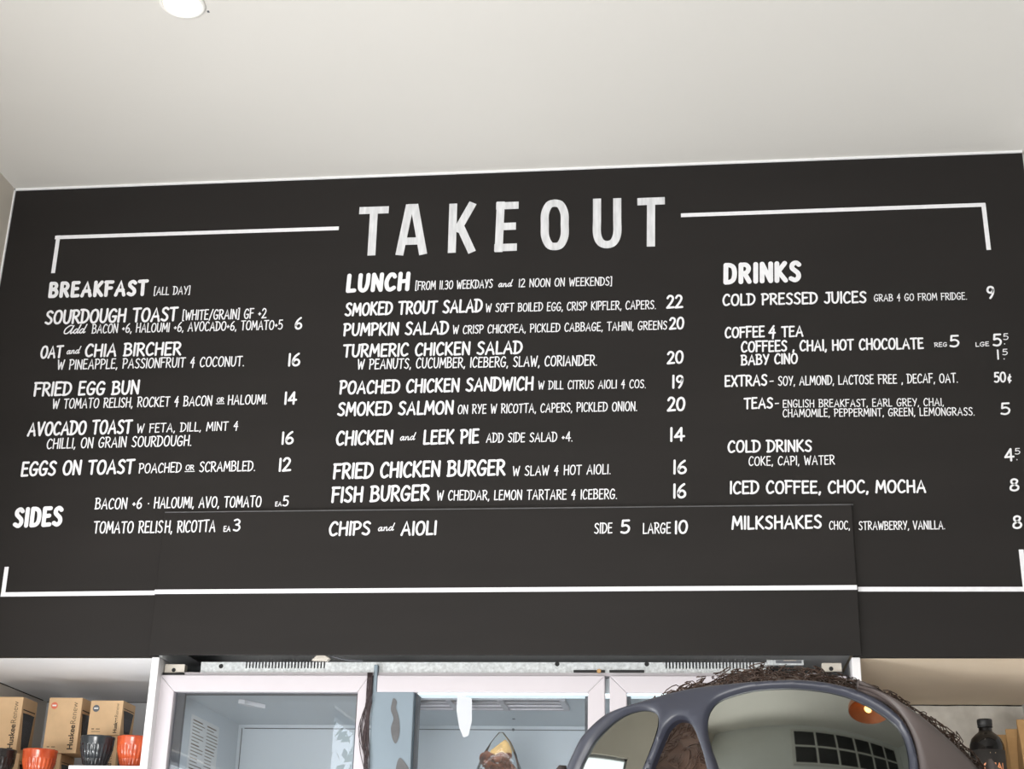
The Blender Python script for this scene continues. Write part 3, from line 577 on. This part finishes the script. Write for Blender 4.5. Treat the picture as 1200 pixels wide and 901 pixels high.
for i in range(110):
    z = zs + .012 + (zt - zs - .016) * random.random() ** .7; a = random.uniform(0, 2 * PI); r = random.uniform(.005, .050)
    m4 = Matrix.Translation((pc.x + r * math.cos(a) * 1.1, .26 + r * math.sin(a) * .5, z)) @ Matrix.Rotation(random.uniform(0, 6), 4, Vector((random.random(), random.random(), random.random() + .01)).normalized()) @ Matrix.Diagonal((1, .7, .28, 1))
    v = bmesh.ops.create_icosphere(bm, subdivisions=2, radius=.018, matrix=m4)['verts']
    for q in v: q.co += Vector(noise.noise_vector(q.co * 90)) * .004
obj('crisps', bm, M['crisp'], bag)
bm = bmesh.new(); prism(bm, [onY(u, v, .262) for u, v in ((573, 884), (575, 879), (592, 866), (596, 870), (600, 880), (599, 886))], (0, .010, 0)); obj('golden_slice', bm, M['toast'], bag, bevel=.002)

# ------------------------------------------------------------------ shelves and what stands on them
ZS = 1.942
ZSR = 1.79
def shelf(label, x0, x1, z):
    o = obj('wall_shelf', B(((x0, .02, z - .03), (x1, NB - .003, z))), M['post'], bevel=.002); return tag(o, label, 'shelf')
shelf('white shelf in the niche left of the fridge, holding cups and kraft boxes', XL + .002, -1.511, ZS)
shelf('white shelf in the niche right of the fridge, holding a dark bottle', .478, XR - .002, ZSR)
def text_bm(body, size, off=0.0):
    cu = bpy.data.curves.new('t', 'FONT'); cu.body = body; cu.size = size; cu.offset = off; cu.fill_mode = 'FRONT' if hasattr(cu, 'fill_mode') else cu.fill_mode
    ob = bpy.data.objects.new('t', cu); C.objects.link(ob); bpy.context.view_layer.update()
    me = bpy.data.meshes.new_from_object(ob.evaluated_get(bpy.context.evaluated_depsgraph_get())); w = max((v.co.x for v in me.vertices), default=0)
    bm = bmesh.new(); bm.from_mesh(me); bpy.data.meshes.remove(me); bpy.data.objects.remove(ob); bpy.data.curves.remove(cu)
    for v in bm.verts: v.co.z = 0
    return bm, w
def place_bm(bm, mtx):
    bmesh.ops.transform(bm, matrix=mtx, verts=bm.verts[:]); return bm
def kraft_box(label, xr, y, z, w, h, d, sticker=None, small=False, group='kraft cup boxes on the left shelf'):
    """xr: x of the front right edge; y: front face"""
    t = thing('cup_box', label, 'box', (xr - w / 2, y + d / 2, z), group)
    obj('carton', B(((xr - w, y, z), (xr, y + d, z + h))), M['kraft'], t, bevel=.0015)
    s = (.024 if not small else .0185); L = h * .86
    b1, w1 = text_bm('Huskee', s, .0006); b2, w2 = text_bm('Renew', s, -.0001); sc = L / (w1 + w2 + s * .06)
    up = Matrix(((0, -1, 0, 0), (0, 0, -1, 0), (1, 0, 0, 0), (0, 0, 0, 1)))     # text runs upwards on the front face
    base = Matrix.Translation((xr - (.013 if not small else .012), y - .0004, z + h * .06))
    obj('printed_word', place_bm(b1, base @ up @ Matrix.Scale(sc, 4)), M['print'], t)
    obj('printed_word', place_bm(b2, base @ Matrix.Translation((0, 0, (w1 + s * .06) * sc)) @ up @ Matrix.Scale(sc, 4)), M['printl'], t)
    if sticker:
        bm = bmesh.new(); disc(bm, (xr - w + .019, y - .0006, z + h - .024), .0105, (0, 1, 0), .0006, 24); s_ = obj('round_sticker', bm, M[sticker], t)
        obj('sticker_mark', B(((xr - w + .0125, y - .0009, z + h - .026), (xr - w + .0255, y - .0006, z + h - .0215))), M['labelw'], s_)
        obj('small_print', B(((xr - w + .012, y - .0004, z + .017), (xr - w + .020, y, z + .020)), ((xr - w + .026, y - .0004, z + .017), (xr - w + .038, y, z + .0195)), ((xr - w + .012, y - .0004, z + .010), (xr - w + .04, y, z + .0115))), M['printl'], t)
    # dark cut-out on the right side: cup silhouette with ribs, and a bar above it
    bm = bmesh.new(); x = xr + .0004; zz0, zz1 = z + h * .08, z + h * .72
    ys = lambda f: y + d * f
    prism(bm, crom([Vector((x, ys(a), b_)) for a, b_ in ((.16, zz1), (.84, zz1), (.86, zz1 - .01), (.72, zz0 + .006), (.66, zz0), (.34, zz0), (.28, zz0 + .006), (.14, zz1 - .01))], 3, True), (-.0008, 0, 0))
    win_ = obj('cup_picture', bm, M['cupdark'], t)
    bm = bmesh.new()
    for i in range(7):
        f = .25 + i * .083; f2 = .5 + (f - .5) * .62; prism(bm, [(x + .0002, ys(f) - .001, zz1 - .02), (x + .0002, ys(f) + .001, zz1 - .02), (x + .0002, ys(f2) + .001, zz0 + .008), (x + .0002, ys(f2) - .001, zz0 + .008)], (-.0004, 0, 0))
    obj('rib_line', bm, M['gasket'], win_)
    obj('printed_bar', B(((x - .0006, ys(.10), z + h * .77), (x, ys(.9), z + h * .79))), M['print'], t)
    return t
yb = .30
kx = lambda u, v: onY(u, v, yb).x
zA = ZS + .108
kraft_box('small kraft cup box under the tall box at the far left end of the shelf', kx(22.5, 880), yb + .005, ZS, .104, .107, .104, small=True)
kraft_box('small kraft cup box behind the lower orange cup, under the red-stickered box', kx(71.5, 880), yb + .005, ZS, .104, .107, .104, small=True)
kraft_box('kraft cup box behind the upper orange cup, under the grey-stickered box', kx(138.5, 862), yb + .004, ZS, .102, .161, .104)
kraft_box('tall kraft cup box at the far left edge, its dark side picture in view', kx(28, 815), yb, zA, .106, .168, .106, 'greyst')
kraft_box('tall kraft cup box with a red round sticker, second from left', kx(97, 818), yb, zA, .106, .166, .106, 'redst')
kraft_box('small kraft cup box with a grey round sticker, topmost beside the white upright', kx(145, 821), yb, ZS + .162, .103, .104, .104, 'greyst', small=True)

def cup(label, u, v_base, y, z, m, group='ribbed cups on the left shelf'):
    c = onY(u, v_base, y); r = .049; h = .088
    bm = bmesh.new()
    rib = lambda a, zz: (.075 * abs(math.cos(12 * a)) ** .7 - .05) if .008 < zz < h * .70 else 0.0
    prof = [(.0, 0), (r * .60, 0), (r * .66, .003), (r * .68, .008), (r * .69, .009), (r * .76, h * .25), (r * .83, h * .45), (r * .90, h * .62), (r * .93, h * .69), (r * .955, h * .705), (r * .975, h * .76), (r * .98, h * .9), (r, h * .93), (r, h * .985), (r * .98, h), (r * .955, h * .985), (r * .93, h * .6), (r * .7, .012), (0, .010)]
    lathe(bm, prof, (c.x, y, z), 132, rib)
    return tag(obj('ribbed_cup', bm, m), label, 'cup', group)
ZR = ZS + .041
o = obj('display_riser', B(((onY(80, 899, .035).x, .035, ZS), (-1.513, .20, ZR))), M['post'], bevel=.002); tag(o, 'low white display riser under the upper two ribbed cups', 'riser')
cup('glossy orange ribbed cup standing lower down, in front of the small box', 42.5, 916, .08, ZS, M['orange'])
cup('dark brown ribbed cup cut off by the left edge', -6, 916, .08, ZS, M['cupdark'])
cup('charcoal ribbed cup on the white riser, left of the upper orange cup', 110.5, 899, .10, ZR, M['cupblack'])
cup('orange ribbed cup on the riser, against the white upright', 154, 899, .10, ZR, M['orange'])

# right niche: bottle and kraft pouches
bc = onY(1157, 880, .15)
bt = thing('syrup_bottle', 'dark round-shouldered bottle with a black screw cap on the right shelf', 'bottle', (bc.x, .15, ZSR))
bt_h = onY(1157, 843, .15).z - ZSR; rb = .046; zb_ = lambda v: onY(1157, v, .15).z - ZSR
bm = bmesh.new(); lathe(bm, [(0, 0), (rb * .93, 0), (rb, .004), (rb, zb_(877)), (rb * .98, zb_(873)), (rb * .86, zb_(866)), (rb * .62, zb_(861)), (rb * .42, zb_(858)), (rb * .385, zb_(856)), (rb * .385, bt_h - .004), (0, bt_h - .004)], (bc.x, .15, ZSR), 48); obj('body', bm, M['bottle'], bt)
bm = bmesh.new(); z1 = zb_(852.5); lathe(bm, [(rb * .40, z1), (rb * .43, z1), (rb * .43, z1 + .003), (rb * .40, z1 + .004), (rb * .43, z1 + .006), (rb * .44, bt_h - .004), (rb * .42, bt_h), (0, bt_h)], (bc.x, .15, ZSR), 40, rib=lambda a, z: .012 * math.cos(20 * a) if z > z1 + .006 and z < bt_h - .003 else 0); obj('cap', bm, M['black'], bt)
bm = bmesh.new(); lathe(bm, [(rb * 1.006, .012), (rb * 1.006, zb_(880))], (bc.x, .15, ZSR), 48); lb = obj('bottle_label', bm, M['blabel'], bt)
def wrap(bm, z):
    for v in bm.verts:
        a = v.co.x / (rb * 1.012); zz = v.co.y; v.co = Vector((bc.x + rb * 1.012 * math.sin(a + .12), .15 - rb * 1.012 * math.cos(a + .12), ZSR + z + zz))
    return bm
tb, tw = text_bm('CHAI', .026, .0007)
for v in tb.verts: v.co.x = (v.co.x - tw / 2) * .95
obj('printed_word', wrap(tb, zb_(904)), M['copper'], lb)
bm = bmesh.new(); box(bm, (-.008, .0, -.001), (.008, .003, .001)); obj('small_print', wrap(bm, zb_(885)), M['gold'], lb)
def pouch(label, u, v, y, w, d):
    p = onY(u, v, y); h = p.z - ZSR; bm = bmesh.new(); rings = []
    for z, a, b_ in ((0, 1, 1), (.5, 1, .96), (.8, 1, .55), (.93, 1, .16), (1, 1, .10)):
        rings.append([bm.verts.new((p.x + w / 2 + sx * w / 2 * a, y + d / 2 + sy_ * d / 2 * b_, ZSR + h * z)) for sx, sy_ in ((-1, -1), (0, -1.04), (1, -1), (1, 1), (0, 1.04), (-1, 1))])
    for i in range(4):
        for k2 in range(6): bm.faces.new((rings[i][k2], rings[i][(k2 + 1) % 6], rings[i + 1][(k2 + 1) % 6], rings[i + 1][k2]))
    bm.faces.new(rings[0][::-1]); bm.faces.new(rings[-1])
    return tag(obj('kraft_pouch', bm, M['kraftd'], bevel=.002), label, 'pouch', 'kraft pouches on the right shelf')
pouch('low brown kraft pouch just behind the dark bottle', 1166, 858.5, .34, .05, .08)
pouch('brown kraft pouch standing second from the right edge', 1181, 852, .265, .04, .07)
pouch('tallest brown kraft pouch, cut off by the right edge', 1195, 840, .16, .08, .09)

# ------------------------------------------------------------------ lamps
def downlight(u, v, label):
    p = onZ(u, v, ZC); t = thing('ceiling_light', label, 'light', (p.x, p.y, ZC), 'recessed ceiling downlights')
    bm = bmesh.new(); lathe(bm, [(.050, -.001), (.050, -.006), (.056, -.007), (.060, -.004), (.060, -.0005)], (p.x, p.y, ZC), 40, caps=False); obj('trim_ring', bm, M['trimring'], t)
    bm = bmesh.new(); lathe(bm, [(0, -.0035), (.03, -.004), (.0495, -.002), (.0495, -.0005), (0, -.0005)], (p.x, p.y, ZC), 40); obj('lamp_lens', bm, M['lamp'], t)
    d = bpy.data.lights.new('downlight_glow', 'SPOT'); d.energy = 14; d.spot_size = math.radians(120); d.spot_blend = .8; d.shadow_soft_size = .04; d.color = (1, .86, .68)
    l = bpy.data.objects.new('downlight_glow', d); C.objects.link(l); l.location = (p.x, p.y, ZC - .02)
downlight(214, 4, 'round recessed downlight in the ceiling at the upper left')
downlight(962, -24, 'round recessed downlight just beyond the top edge, right half of the ceiling')
bm = bmesh.new(); p = onZ(244, 13.5, ZC); box(bm, (p.x - .003, p.y - .004, ZC - .0008), (p.x + .003, p.y + .004, ZC)); struct('trim_9', bm, M['gasket'])   # scuff beside the lamp
# copper pendant behind the camera, seen only in the glasses
pp = Vector((1.15, -4.75, 2.78)); pt = thing('pendant_lamp', 'copper dome pendant lamp reflected in the right lens of the sunglasses', 'lamp', (pp.x, pp.y, ZC))
bm = bmesh.new(); lathe(bm, [(.30, 0), (.28, .08), (.20, .17), (.08, .22), (.02, .24), (.015, .23), (.19, .155), (.27, .07), (.295, 0)], pp, 40, caps=False); obj('lamp_shade', bm, M['copperm'], pt)
bm = bmesh.new(); bmesh.ops.create_uvsphere(bm, u_segments=20, v_segments=12, radius=.05, matrix=Matrix.Translation(pp + Vector((0, 0, .06)))); obj('bulb', bm, M['bulb'], pt, smooth=True)
bm = bmesh.new(); tube(bm, [pp + Vector((0, 0, .23)), (pp.x, pp.y, ZC)], .006, 8); obj('cord', bm, M['black'], pt)

# ------------------------------------------------------------------ the person in front, seen from behind
HC = atD(925, 1060, .515)                           # centre of the head
FACE = Vector((math.sin(math.radians(21)), math.cos(math.radians(21)), 0)); SIDE = Vector((FACE.y, -FACE.x, 0)); UP = Vector((0, 0, 1))
def hp(f, s, z): return HC + FACE * f + SIDE * s + UP * z
def pp_(f, s, z): return Vector((HC.x, HC.y, 0)) + FACE * f + SIDE * s + UP * z
def skin_bm(bm_out, chains):
    """chains: lists of (point, radius); every chain grown as a smooth tapering limb"""
    for ch in chains:
        P = crom([Vector((*p, r)) for p, r in ch], 5)
        n = 14; rings = []; pa = None
        pts = [Vector(p[:3]) for p in P]; rad = [max(p[3], .003) for p in P]
        for i, p in enumerate(pts):
            t = (pts[min(i + 1, len(pts) - 1)] - pts[max(i - 1, 0)]).normalized(); a = SIDE.copy() if pa is None and abs(t.dot(SIDE)) < .9 else (t.orthogonal() if pa is None else pa)
            a = (a - t * a.dot(t)).normalized(); pa = a; b = t.cross(a); rings.append([bm_out.verts.new(p + (a * math.cos(2 * PI * k / n) + b * math.sin(2 * PI * k / n)) * rad[i]) for k in range(n)])
        for i in range(len(rings) - 1):
            for k in range(n): bm_out.faces.new((rings[i][k], rings[i][(k + 1) % n], rings[i + 1][(k + 1) % n], rings[i + 1][k]))
        for ring, s, p, t, r in ((rings[0], -1, pts[0], pts[0] - pts[1], rad[0]), (rings[-1], 1, pts[-1], pts[-1] - pts[-2], rad[-1])):
            c = bm_out.verts.new(p + t.normalized() * r * .7)
            for k in range(n): bm_out.faces.new((ring[k], ring[(k + 1) % n], c) if s > 0 else (ring[(k + 1) % n], ring[k], c))
def blob(bm, c, r, sub=4):
    """ellipsoid with radii along FACE, SIDE, UP"""
    m4 = Matrix((tuple(FACE * 1) + (0,), tuple(SIDE) + (0,), tuple(UP) + (0,), (0, 0, 0, 1))).transposed()
    bmesh.ops.create_icosphere(bm, subdivisions=sub, radius=1, matrix=Matrix.Translation(c) @ m4 @ Matrix.Diagonal((r[0], r[1], r[2], 1)))
def fused(name, bm, m, parent, voxel, smooth_it=6):
    me = bpy.data.meshes.new('tmp'); bmesh.ops.recalc_face_normals(bm, faces=bm.faces[:]); bm.to_mesh(me); bm.free()
    ob = bpy.data.objects.new('tmp', me); C.objects.link(ob)
    r = ob.modifiers.new('r', 'REMESH'); r.mode = 'VOXEL'; r.voxel_size = voxel
    s = ob.modifiers.new('s', 'SMOOTH'); s.factor = .5; s.iterations = smooth_it
    bpy.context.view_layer.update(); me2 = bpy.data.meshes.new_from_object(ob.evaluated_get(bpy.context.evaluated_depsgraph_get()))
    bpy.data.objects.remove(ob); bpy.data.meshes.remove(me); me2.name = name; me2.materials.clear(); me2.materials.append(m)
    me2.polygons.foreach_set('use_smooth', [True] * len(me2.polygons))
    o = bpy.data.objects.new(name, me2); C.objects.link(o)
    if parent: o.parent = parent; o.matrix_parent_inverse = parent.matrix_basis.inverted()
    return o
ps = thing('person', 'person seen from behind, short curly brown hair, sunglasses worn on the back of the head', 'person', (HC.x, HC.y, 0))
zsd = HC.z - 1.515
bm = bmesh.new()
blob(bm, hp(0, 0, 0), (.086, .072, .074)); blob(bm, hp(.03, 0, -.055), (.062, .058, .075)); blob(bm, hp(.062, 0, -.10), (.028, .030, .026))   # skull, jaw, chin
skin_bm(bm, [[(hp(.083, 0, -.005), .008), (hp(.098, 0, -.032), .012), (hp(.092, 0, -.045), .011)], [(hp(.080, -.022, -.078), .007), (hp(.087, 0, -.077), .010), (hp(.080, .022, -.078), .007)]])   # nose, mouth
for s in (-1, 1):
    blob(bm, hp(-.002, s * .078, -.038), (.016, .010, .030), 3); blob(bm, hp(.072, s * .03, -.002), (.016, .022, .010), 3)
def limb(*a): return [(pp_(f, s, z + zsd), r) for f, s, z, r in a]
ch = [limb((.0, 0, 1.47, .052), (-.005, 0, 1.40, .052), (-.012, 0, 1.34, .060))]
for s in (-1, 1):
    ch.append(limb((-.01, s * .10, 1.30, .05), (-.01, s * .175, 1.285, .046), (.0, s * .20, 1.13, .038), (.01, s * .215, 1.02, .034), (.06, s * .21, .90, .028), (.10, s * .205, .80, .020)))
    ch.append(limb((.10, s * .205, .80, .022), (.115, s * .203, .755, .026), (.125, s * .20, .725, .022)))
    for k, (da, ln) in enumerate(((-.026, .060), (-.009, .068), (.008, .064), (.024, .050))):
        f0 = .125 + da * .9; ch.append(limb((f0, s * .202, .735, .0095), (f0 + .008, s * .200, .735 - ln * .55, .009), (f0 - .0 + .004, s * .192, .735 - ln, .0078), (f0 - .006, s * .184, .735 - ln * 1.25, .007)))
    ch.append(limb((.125, s * .195, .775, .011), (.15, s * .188, .745, .010), (.155, s * .182, .715, .008)))
    ch.append(limb((0, s * .085, .86, .09), (.0, s * .09, .65, .070), (.01, s * .092, .46, .050), (-.01, s * .094, .32, .050), (-.01, s * .095, .10, .034)))
    ch.append(limb((-.03, s * .096, .06, .034), (.06, s * .10, .045, .036), (.14, s * .105, .035, .028)))
skin_bm(bm, ch)
for z, a, b_ in ((1.24, .095, .165), (1.10, .095, .150), (.98, .09, .135), (.88, .10, .155)): blob(bm, pp_(-.005, 0, z + zsd), (a, b_, .12), 3)
obj_body = fused('body', bm, M['skin'], ps, .008)
bm = bmesh.new()
for z, a, b_ in ((1.25, .11, .18), (1.10, .112, .168), (.98, .108, .16), (.89, .115, .172)): blob(bm, pp_(-.005, 0, z + zsd), (a, b_, .115), 3)
skin_bm(bm, [limb((-.012, 0, 1.35, .066), (-.012, 0, 1.30, .09))] + [limb((-.01, s * .09, 1.30, .065), (-.01, s * .175, 1.285, .062), (.0, s * .205, 1.13, .055), (.0, s * .208, 1.09, .056)) for s in (-1, 1)])
fused('shirt', bm, M['shirt'], ps, .009)
bm = bmesh.new(); blob(bm, pp_(-.005, 0, .84 + zsd), (.12, .178, .11), 3)
skin_bm(bm, [limb((0, s * .085, .84, .10), (.0, s * .09, .65, .084), (.01, s * .092, .46, .066), (-.005, s * .094, .30, .062), (-.005, s * .095, .10, .056)) for s in (-1, 1)])
fused('trousers', bm, M['trouser'], ps, .009)
for s in (-1, 1):
    bm = bmesh.new(); skin_bm(bm, [limb((-.05, s * .096, .055, .046), (.05, s * .10, .05, .050), (.15, s * .105, .045, .042), (.18, s * .106, .042, .032))])
    for v in bm.verts: v.co.z = max(v.co.z, .001)
    fused('shoe', bm, M['shoe'], ps, .007)
# hair: a rough cap and many small curls
HR = (.0900, .0765, .0735)
def on_head(f, s, z, k=1.0):
    v = Vector((f, s, z)).normalized(); return hp(v.x * HR[0] * k, v.y * HR[1] * k, v.z * HR[2] * k)
bm = bmesh.new(); bmesh.ops.create_icosphere(bm, subdivisions=5, radius=1)
for v in bm.verts:
    q = v.co.normalized(); k2 = 1.0 + .012 * noise.noise(q * 14) + .008 * noise.noise(q * 40); v.co = on_head(q.x, q.y, q.z, k2)
bmesh.ops.delete(bm, geom=[v for v in bm.verts if (v.co - HC).dot(FACE) > .045 + .5 * max(0, (v.co - HC).z) or (v.co - HC).z < -.075], context='VERTS')
random.seed(21)
for i in range(9500):
    q = Vector((random.gauss(0, 1), random.gauss(0, 1), random.gauss(0, 1))).normalized()
    if q.x > .45 + .5 * max(q.z, 0) or q.z < -.8: continue
    if q.z < .1 and i % 3: continue
    base = on_head(q.x, q.y, q.z, .99); nrm = (base - HC).normalized(); t = nrm.orthogonal().normalized(); t = Matrix.Rotation(random.uniform(0, 2 * PI), 3, nrm) @ t; b2 = nrm.cross(t)
    rr = random.uniform(.0009, .0022); ht = random.uniform(.0005, .004) * (1.0 if random.random() < .9 else 1.3); turns = random.uniform(.8, 1.8); ph = random.uniform(0, 6); P = []
    for k2 in range(8):
        u = k2 / 7; a = ph + turns * 2 * PI * u; P.append(base + nrm * (ht * math.sin(u * PI * .75)) + t * (rr * math.cos(a) + u * .006) + b2 * rr * math.sin(a))
    tube(bm, P, .0002, 3)
hair = obj('hair', bm, M['hair'], ps, smooth=True); hair['label'] = 'short curly brown hair'

# ------------------------------------------------------------------ sunglasses on the back of the head
SCN = atD(915, 960, .50); SR = .085
def on_sphere(u, v, R=SR):
    d = ray(u, v).normalized(); o = CAM - SCN; b = o.dot(d); disc_ = b * b - (o.dot(o) - R * R); return CAM + d * (-b - math.sqrt(max(disc_, 0)))
def inside(p, poly):
    c = False; n = len(poly)
    for i in range(n):
        a, b = poly[i], poly[i - 1]
        if (a[1] > p[1]) != (b[1] > p[1]) and p[0] < (b[0] - a[0]) * (p[1] - a[1]) / (b[1] - a[1]) + a[0]: c = not c
    return c
OUT = [(654, 955), (656, 925), (660, 901), (667, 884), (677, 864), (690, 849), (704, 837), (718, 829.5), (740, 822), (762, 815.5), (787, 808.5), (811, 803.5), (842, 799.5), (868, 797), (892, 795), (928, 793.5), (964, 796), (1000, 804), (1027, 815), (1045, 827), (1062, 845), (1073, 868), (1079, 895), (1080, 925), (1070, 955), (1045, 985), (1005, 1000), (950, 1003), (885, 995), (850, 970), (836, 935), (827, 901), (822, 881), (817, 866), (812, 853), (805, 843.5), (796, 840.5), (788, 843), (780, 851), (775, 861), (770, 873), (759, 901), (748, 935), (735, 970), (700, 985), (665, 978)]
HR_ = [(838, 892), (832, 875), (827.5, 856), (827.5, 840), (832, 828), (842, 818), (865, 809.5), (892, 804.5), (928, 803), (964, 806), (995, 813), (1022, 825), (1045, 840), (1058, 853), (1066, 870), (1070, 895), (1068, 920), (1058, 950), (1035, 975), (1000, 988), (950, 990), (900, 980), (865, 960), (848, 925)]
HL_ = [(748, 905), (761.5, 873), (768, 854), (769, 842), (766, 834), (757, 830), (744, 830), (728, 835), (712, 845.5), (694, 863.5), (683, 881.5), (674, 901), (668, 925), (667, 950), (680, 968), (705, 972), (728, 955), (740, 928)]
def smooth2(P, n=4): return [(p.x, p.y) for p in crom([Vector(p) for p in P], n, True)]
def sheet(outer, holes, R, th, step, rnd=0.0, rw=4.0):
    """a curved plate on the sphere of radius R, thickness th; rnd: how far its edges are rounded back"""
    poly = [outer] + holes; V = []; E = []
    for q in poly:
        s = len(V); V += [Vector(p) for p in q]; E += [(s + i, s + (i + 1) % len(q)) for i in range(len(q))]
    nb = len(V)
    def ok(p): return inside(p, outer) and not any(inside(p, h) for h in holes)
    SEG = [(V[a], V[b] - V[a], max((V[b] - V[a]).length_squared, 1e-9)) for a, b in E]
    def bd(p):
        p = Vector(p); return min((p - a - d * min(1, max(0, (p - a).dot(d) / q))).length for a, d, q in SEG)
    G_ = []
    if rnd:
        for q in poly:
            for off in (rw * .45, rw):
                for i in range(len(q)):
                    t = (Vector(q[(i + 1) % len(q)]) - Vector(q[i - 1])); n = Vector((-t.y, t.x)).normalized() * off
                    for sg_ in (1, -1):
                        p = Vector(q[i]) + n * sg_
                        if ok(p) and bd(p) > off * .8 and all((p - w).length > 1.2 for w in G_[-60:]): G_.append(p)
    xs = [p[0] for p in outer]; ys = [p[1] for p in outer]; x = min(xs) + step / 2
    while x < max(xs):
        y = min(ys) + step / 2
        while y < max(ys):
            if ok((x, y)) and bd((x, y)) > max(step * .45, rw * 1.4 if rnd else 0): G_.append(Vector((x, y)))
            y += step
        x += step
    vs, es, fs, *_ = delaunay_2d_cdt(V + G_, E, [], 0, 1e-4)
    bm = bmesh.new(); fv = []; bv = []
    for v in vs:
        dep = rnd * max(0, 1 - bd(v) / rw) ** 2 if rnd else 0
        p = on_sphere(v.x, v.y, R); n = (p - SCN).normalized(); fv.append(bm.verts.new(p - n * dep)); bv.append(bm.verts.new(p - n * th))
    cnt = {}
    for f in fs:
        c = sum((vs[i] for i in f), Vector((0, 0))) / len(f)
        if not ok(c): continue
        bm.faces.new([fv[i] for i in f]).smooth = True; bm.faces.new([bv[i] for i in reversed(f)]).smooth = True
        for i in range(len(f)):
            e = tuple(sorted((f[i], f[(i + 1) % len(f)]))); cnt[e] = cnt.get(e, 0) + 1
    side = {}
    def sv(i, b):
        if (i, b) not in side: side[(i, b)] = bm.verts.new((bv if b else fv)[i].co)
        return side[(i, b)]
    for (a, b), n in cnt.items():
        if n == 1: bm.faces.new((sv(a, 0), sv(b, 0), sv(b, 1), sv(a, 1))).smooth = True
    return bm
sg = thing('sunglasses', 'matte navy wraparound sunglasses with mirrored smoke lenses on the curly head', 'sunglasses', tuple(on_sphere(797, 825)))
fo = smooth2(OUT, 5); hr = smooth2(HR_, 6); hl = smooth2(HL_, 6)
obj('front_frame', sheet(fo, [hr, hl], SR, .0038, 8, .0016, 4.5), M['frame'], sg)
def grow(P, k):
    c = sum((Vector(p) for p in P), Vector((0, 0))) / len(P); return [tuple(Vector(p) + (Vector(p) - c).normalized() * k) for p in P]
for h, nm in ((hr, 'right'), (hl, 'left')):
    obj('lens', sheet(grow(h, 3), [], SR - .0020, .0015, 9), M['lens'], sg)
# temples
rim = [on_sphere(u, v, SR - .0006) for u, v in ((1004, 806), (1024, 813), (1046, 827), (1063, 847), (1074, 871), (1079.5, 900), (1080, 930), (1074, 952))]
edge = [on_sphere(u, v, SR - .0006) for u, v in ((1006, 805), (1034, 812), (1062, 827), (1092, 849), (1122, 876), (1148, 903), (1166, 930), (1174, 950))]
ra = crom(rim, 3); ea = crom(edge, 3); bm = bmesh.new(); gridv = []
for a, b in zip(ra, ea):
    row = []
    for k2 in range(9):
        t = k2 / 8; p = a.lerp(b, t); p += (p - SCN).normalized() * .0012 * math.sin(PI * t); row.append(bm.verts.new(p))
    gridv.append(row)
for i in range(len(gridv) - 1):
    for k2 in range(8): bm.faces.new((gridv[i][k2], gridv[i + 1][k2], gridv[i + 1][k2 + 1], gridv[i][k2 + 1])).smooth = True
ear = lambda s: hp(-.004, s * .087, -.012)
e_end = [edge[-2], hp(-.04, .088, .012), ear(1), hp(.02, .088, -.03)]
P = crom(e_end, 6); rows_ = []
for i, p in enumerate(P):
    hw = .016 - .010 * i / (len(P) - 1); rows_.append((bm.verts.new(p + UP * hw * .6), bm.verts.new(p - UP * hw)))
for i in range(len(rows_) - 1): bm.faces.new((rows_[i][0], rows_[i][1], rows_[i + 1][1], rows_[i + 1][0])).smooth = True
o = obj('temple', bm, M['temple'], sg); s_ = o.modifiers.new('thick', 'SOLIDIFY'); s_.thickness = .0025; s_.offset = -1; o['label'] = 'matte brown grey side arm'
bm = bmesh.new(); P = crom([on_sphere(655, 935), hp(-.055, -.084, .005), hp(-.03, -.089, .0), ear(-1), hp(.02, -.088, -.03)], 6); rows_ = []
for i, p in enumerate(P):
    hw = .016 - .010 * i / (len(P) - 1); rows_.append((bm.verts.new(p + UP * hw * .6), bm.verts.new(p - UP * hw)))
for i in range(len(rows_) - 1): bm.faces.new((rows_[i][0], rows_[i][1], rows_[i + 1][1], rows_[i + 1][0])).smooth = True
o = obj('temple', bm, M['temple'], sg); s_ = o.modifiers.new('thick', 'SOLIDIFY'); s_.thickness = .0025; s_.offset = -1; o['label'] = 'matte brown grey side arm'

# small tree on the pavement outside the left window
tr = thing('street_tree', 'small leafy tree on the sunlit pavement, reflected in the left fridge door', 'tree', (-3.6, -9.3, -.05))
bm = bmesh.new(); tube(bm, [(-3.6, -9.3, -.05), (-3.58, -9.3, 1.4), (-3.62, -9.25, 2.6)], [.07, .055, .03], 8); obj('trunk', bm, M['bark'], tr)
bm = bmesh.new(); random.seed(9)
for i in range(420):
    q = Vector((random.gauss(0, .45), random.gauss(0, .45), random.gauss(0, .5))); c = Vector((-3.6, -9.3, 2.9)) + q
    n1 = Vector((random.random() - .5, random.random() - .5, random.random() - .5)).normalized(); a = n1.orthogonal().normalized() * .07; b = n1.cross(a).normalized() * .035
    vs_ = [bm.verts.new(c + x) for x in (-a, b, a, -b)]; bm.faces.new(vs_)
obj('foliage', bm, M['leaf'], tr)
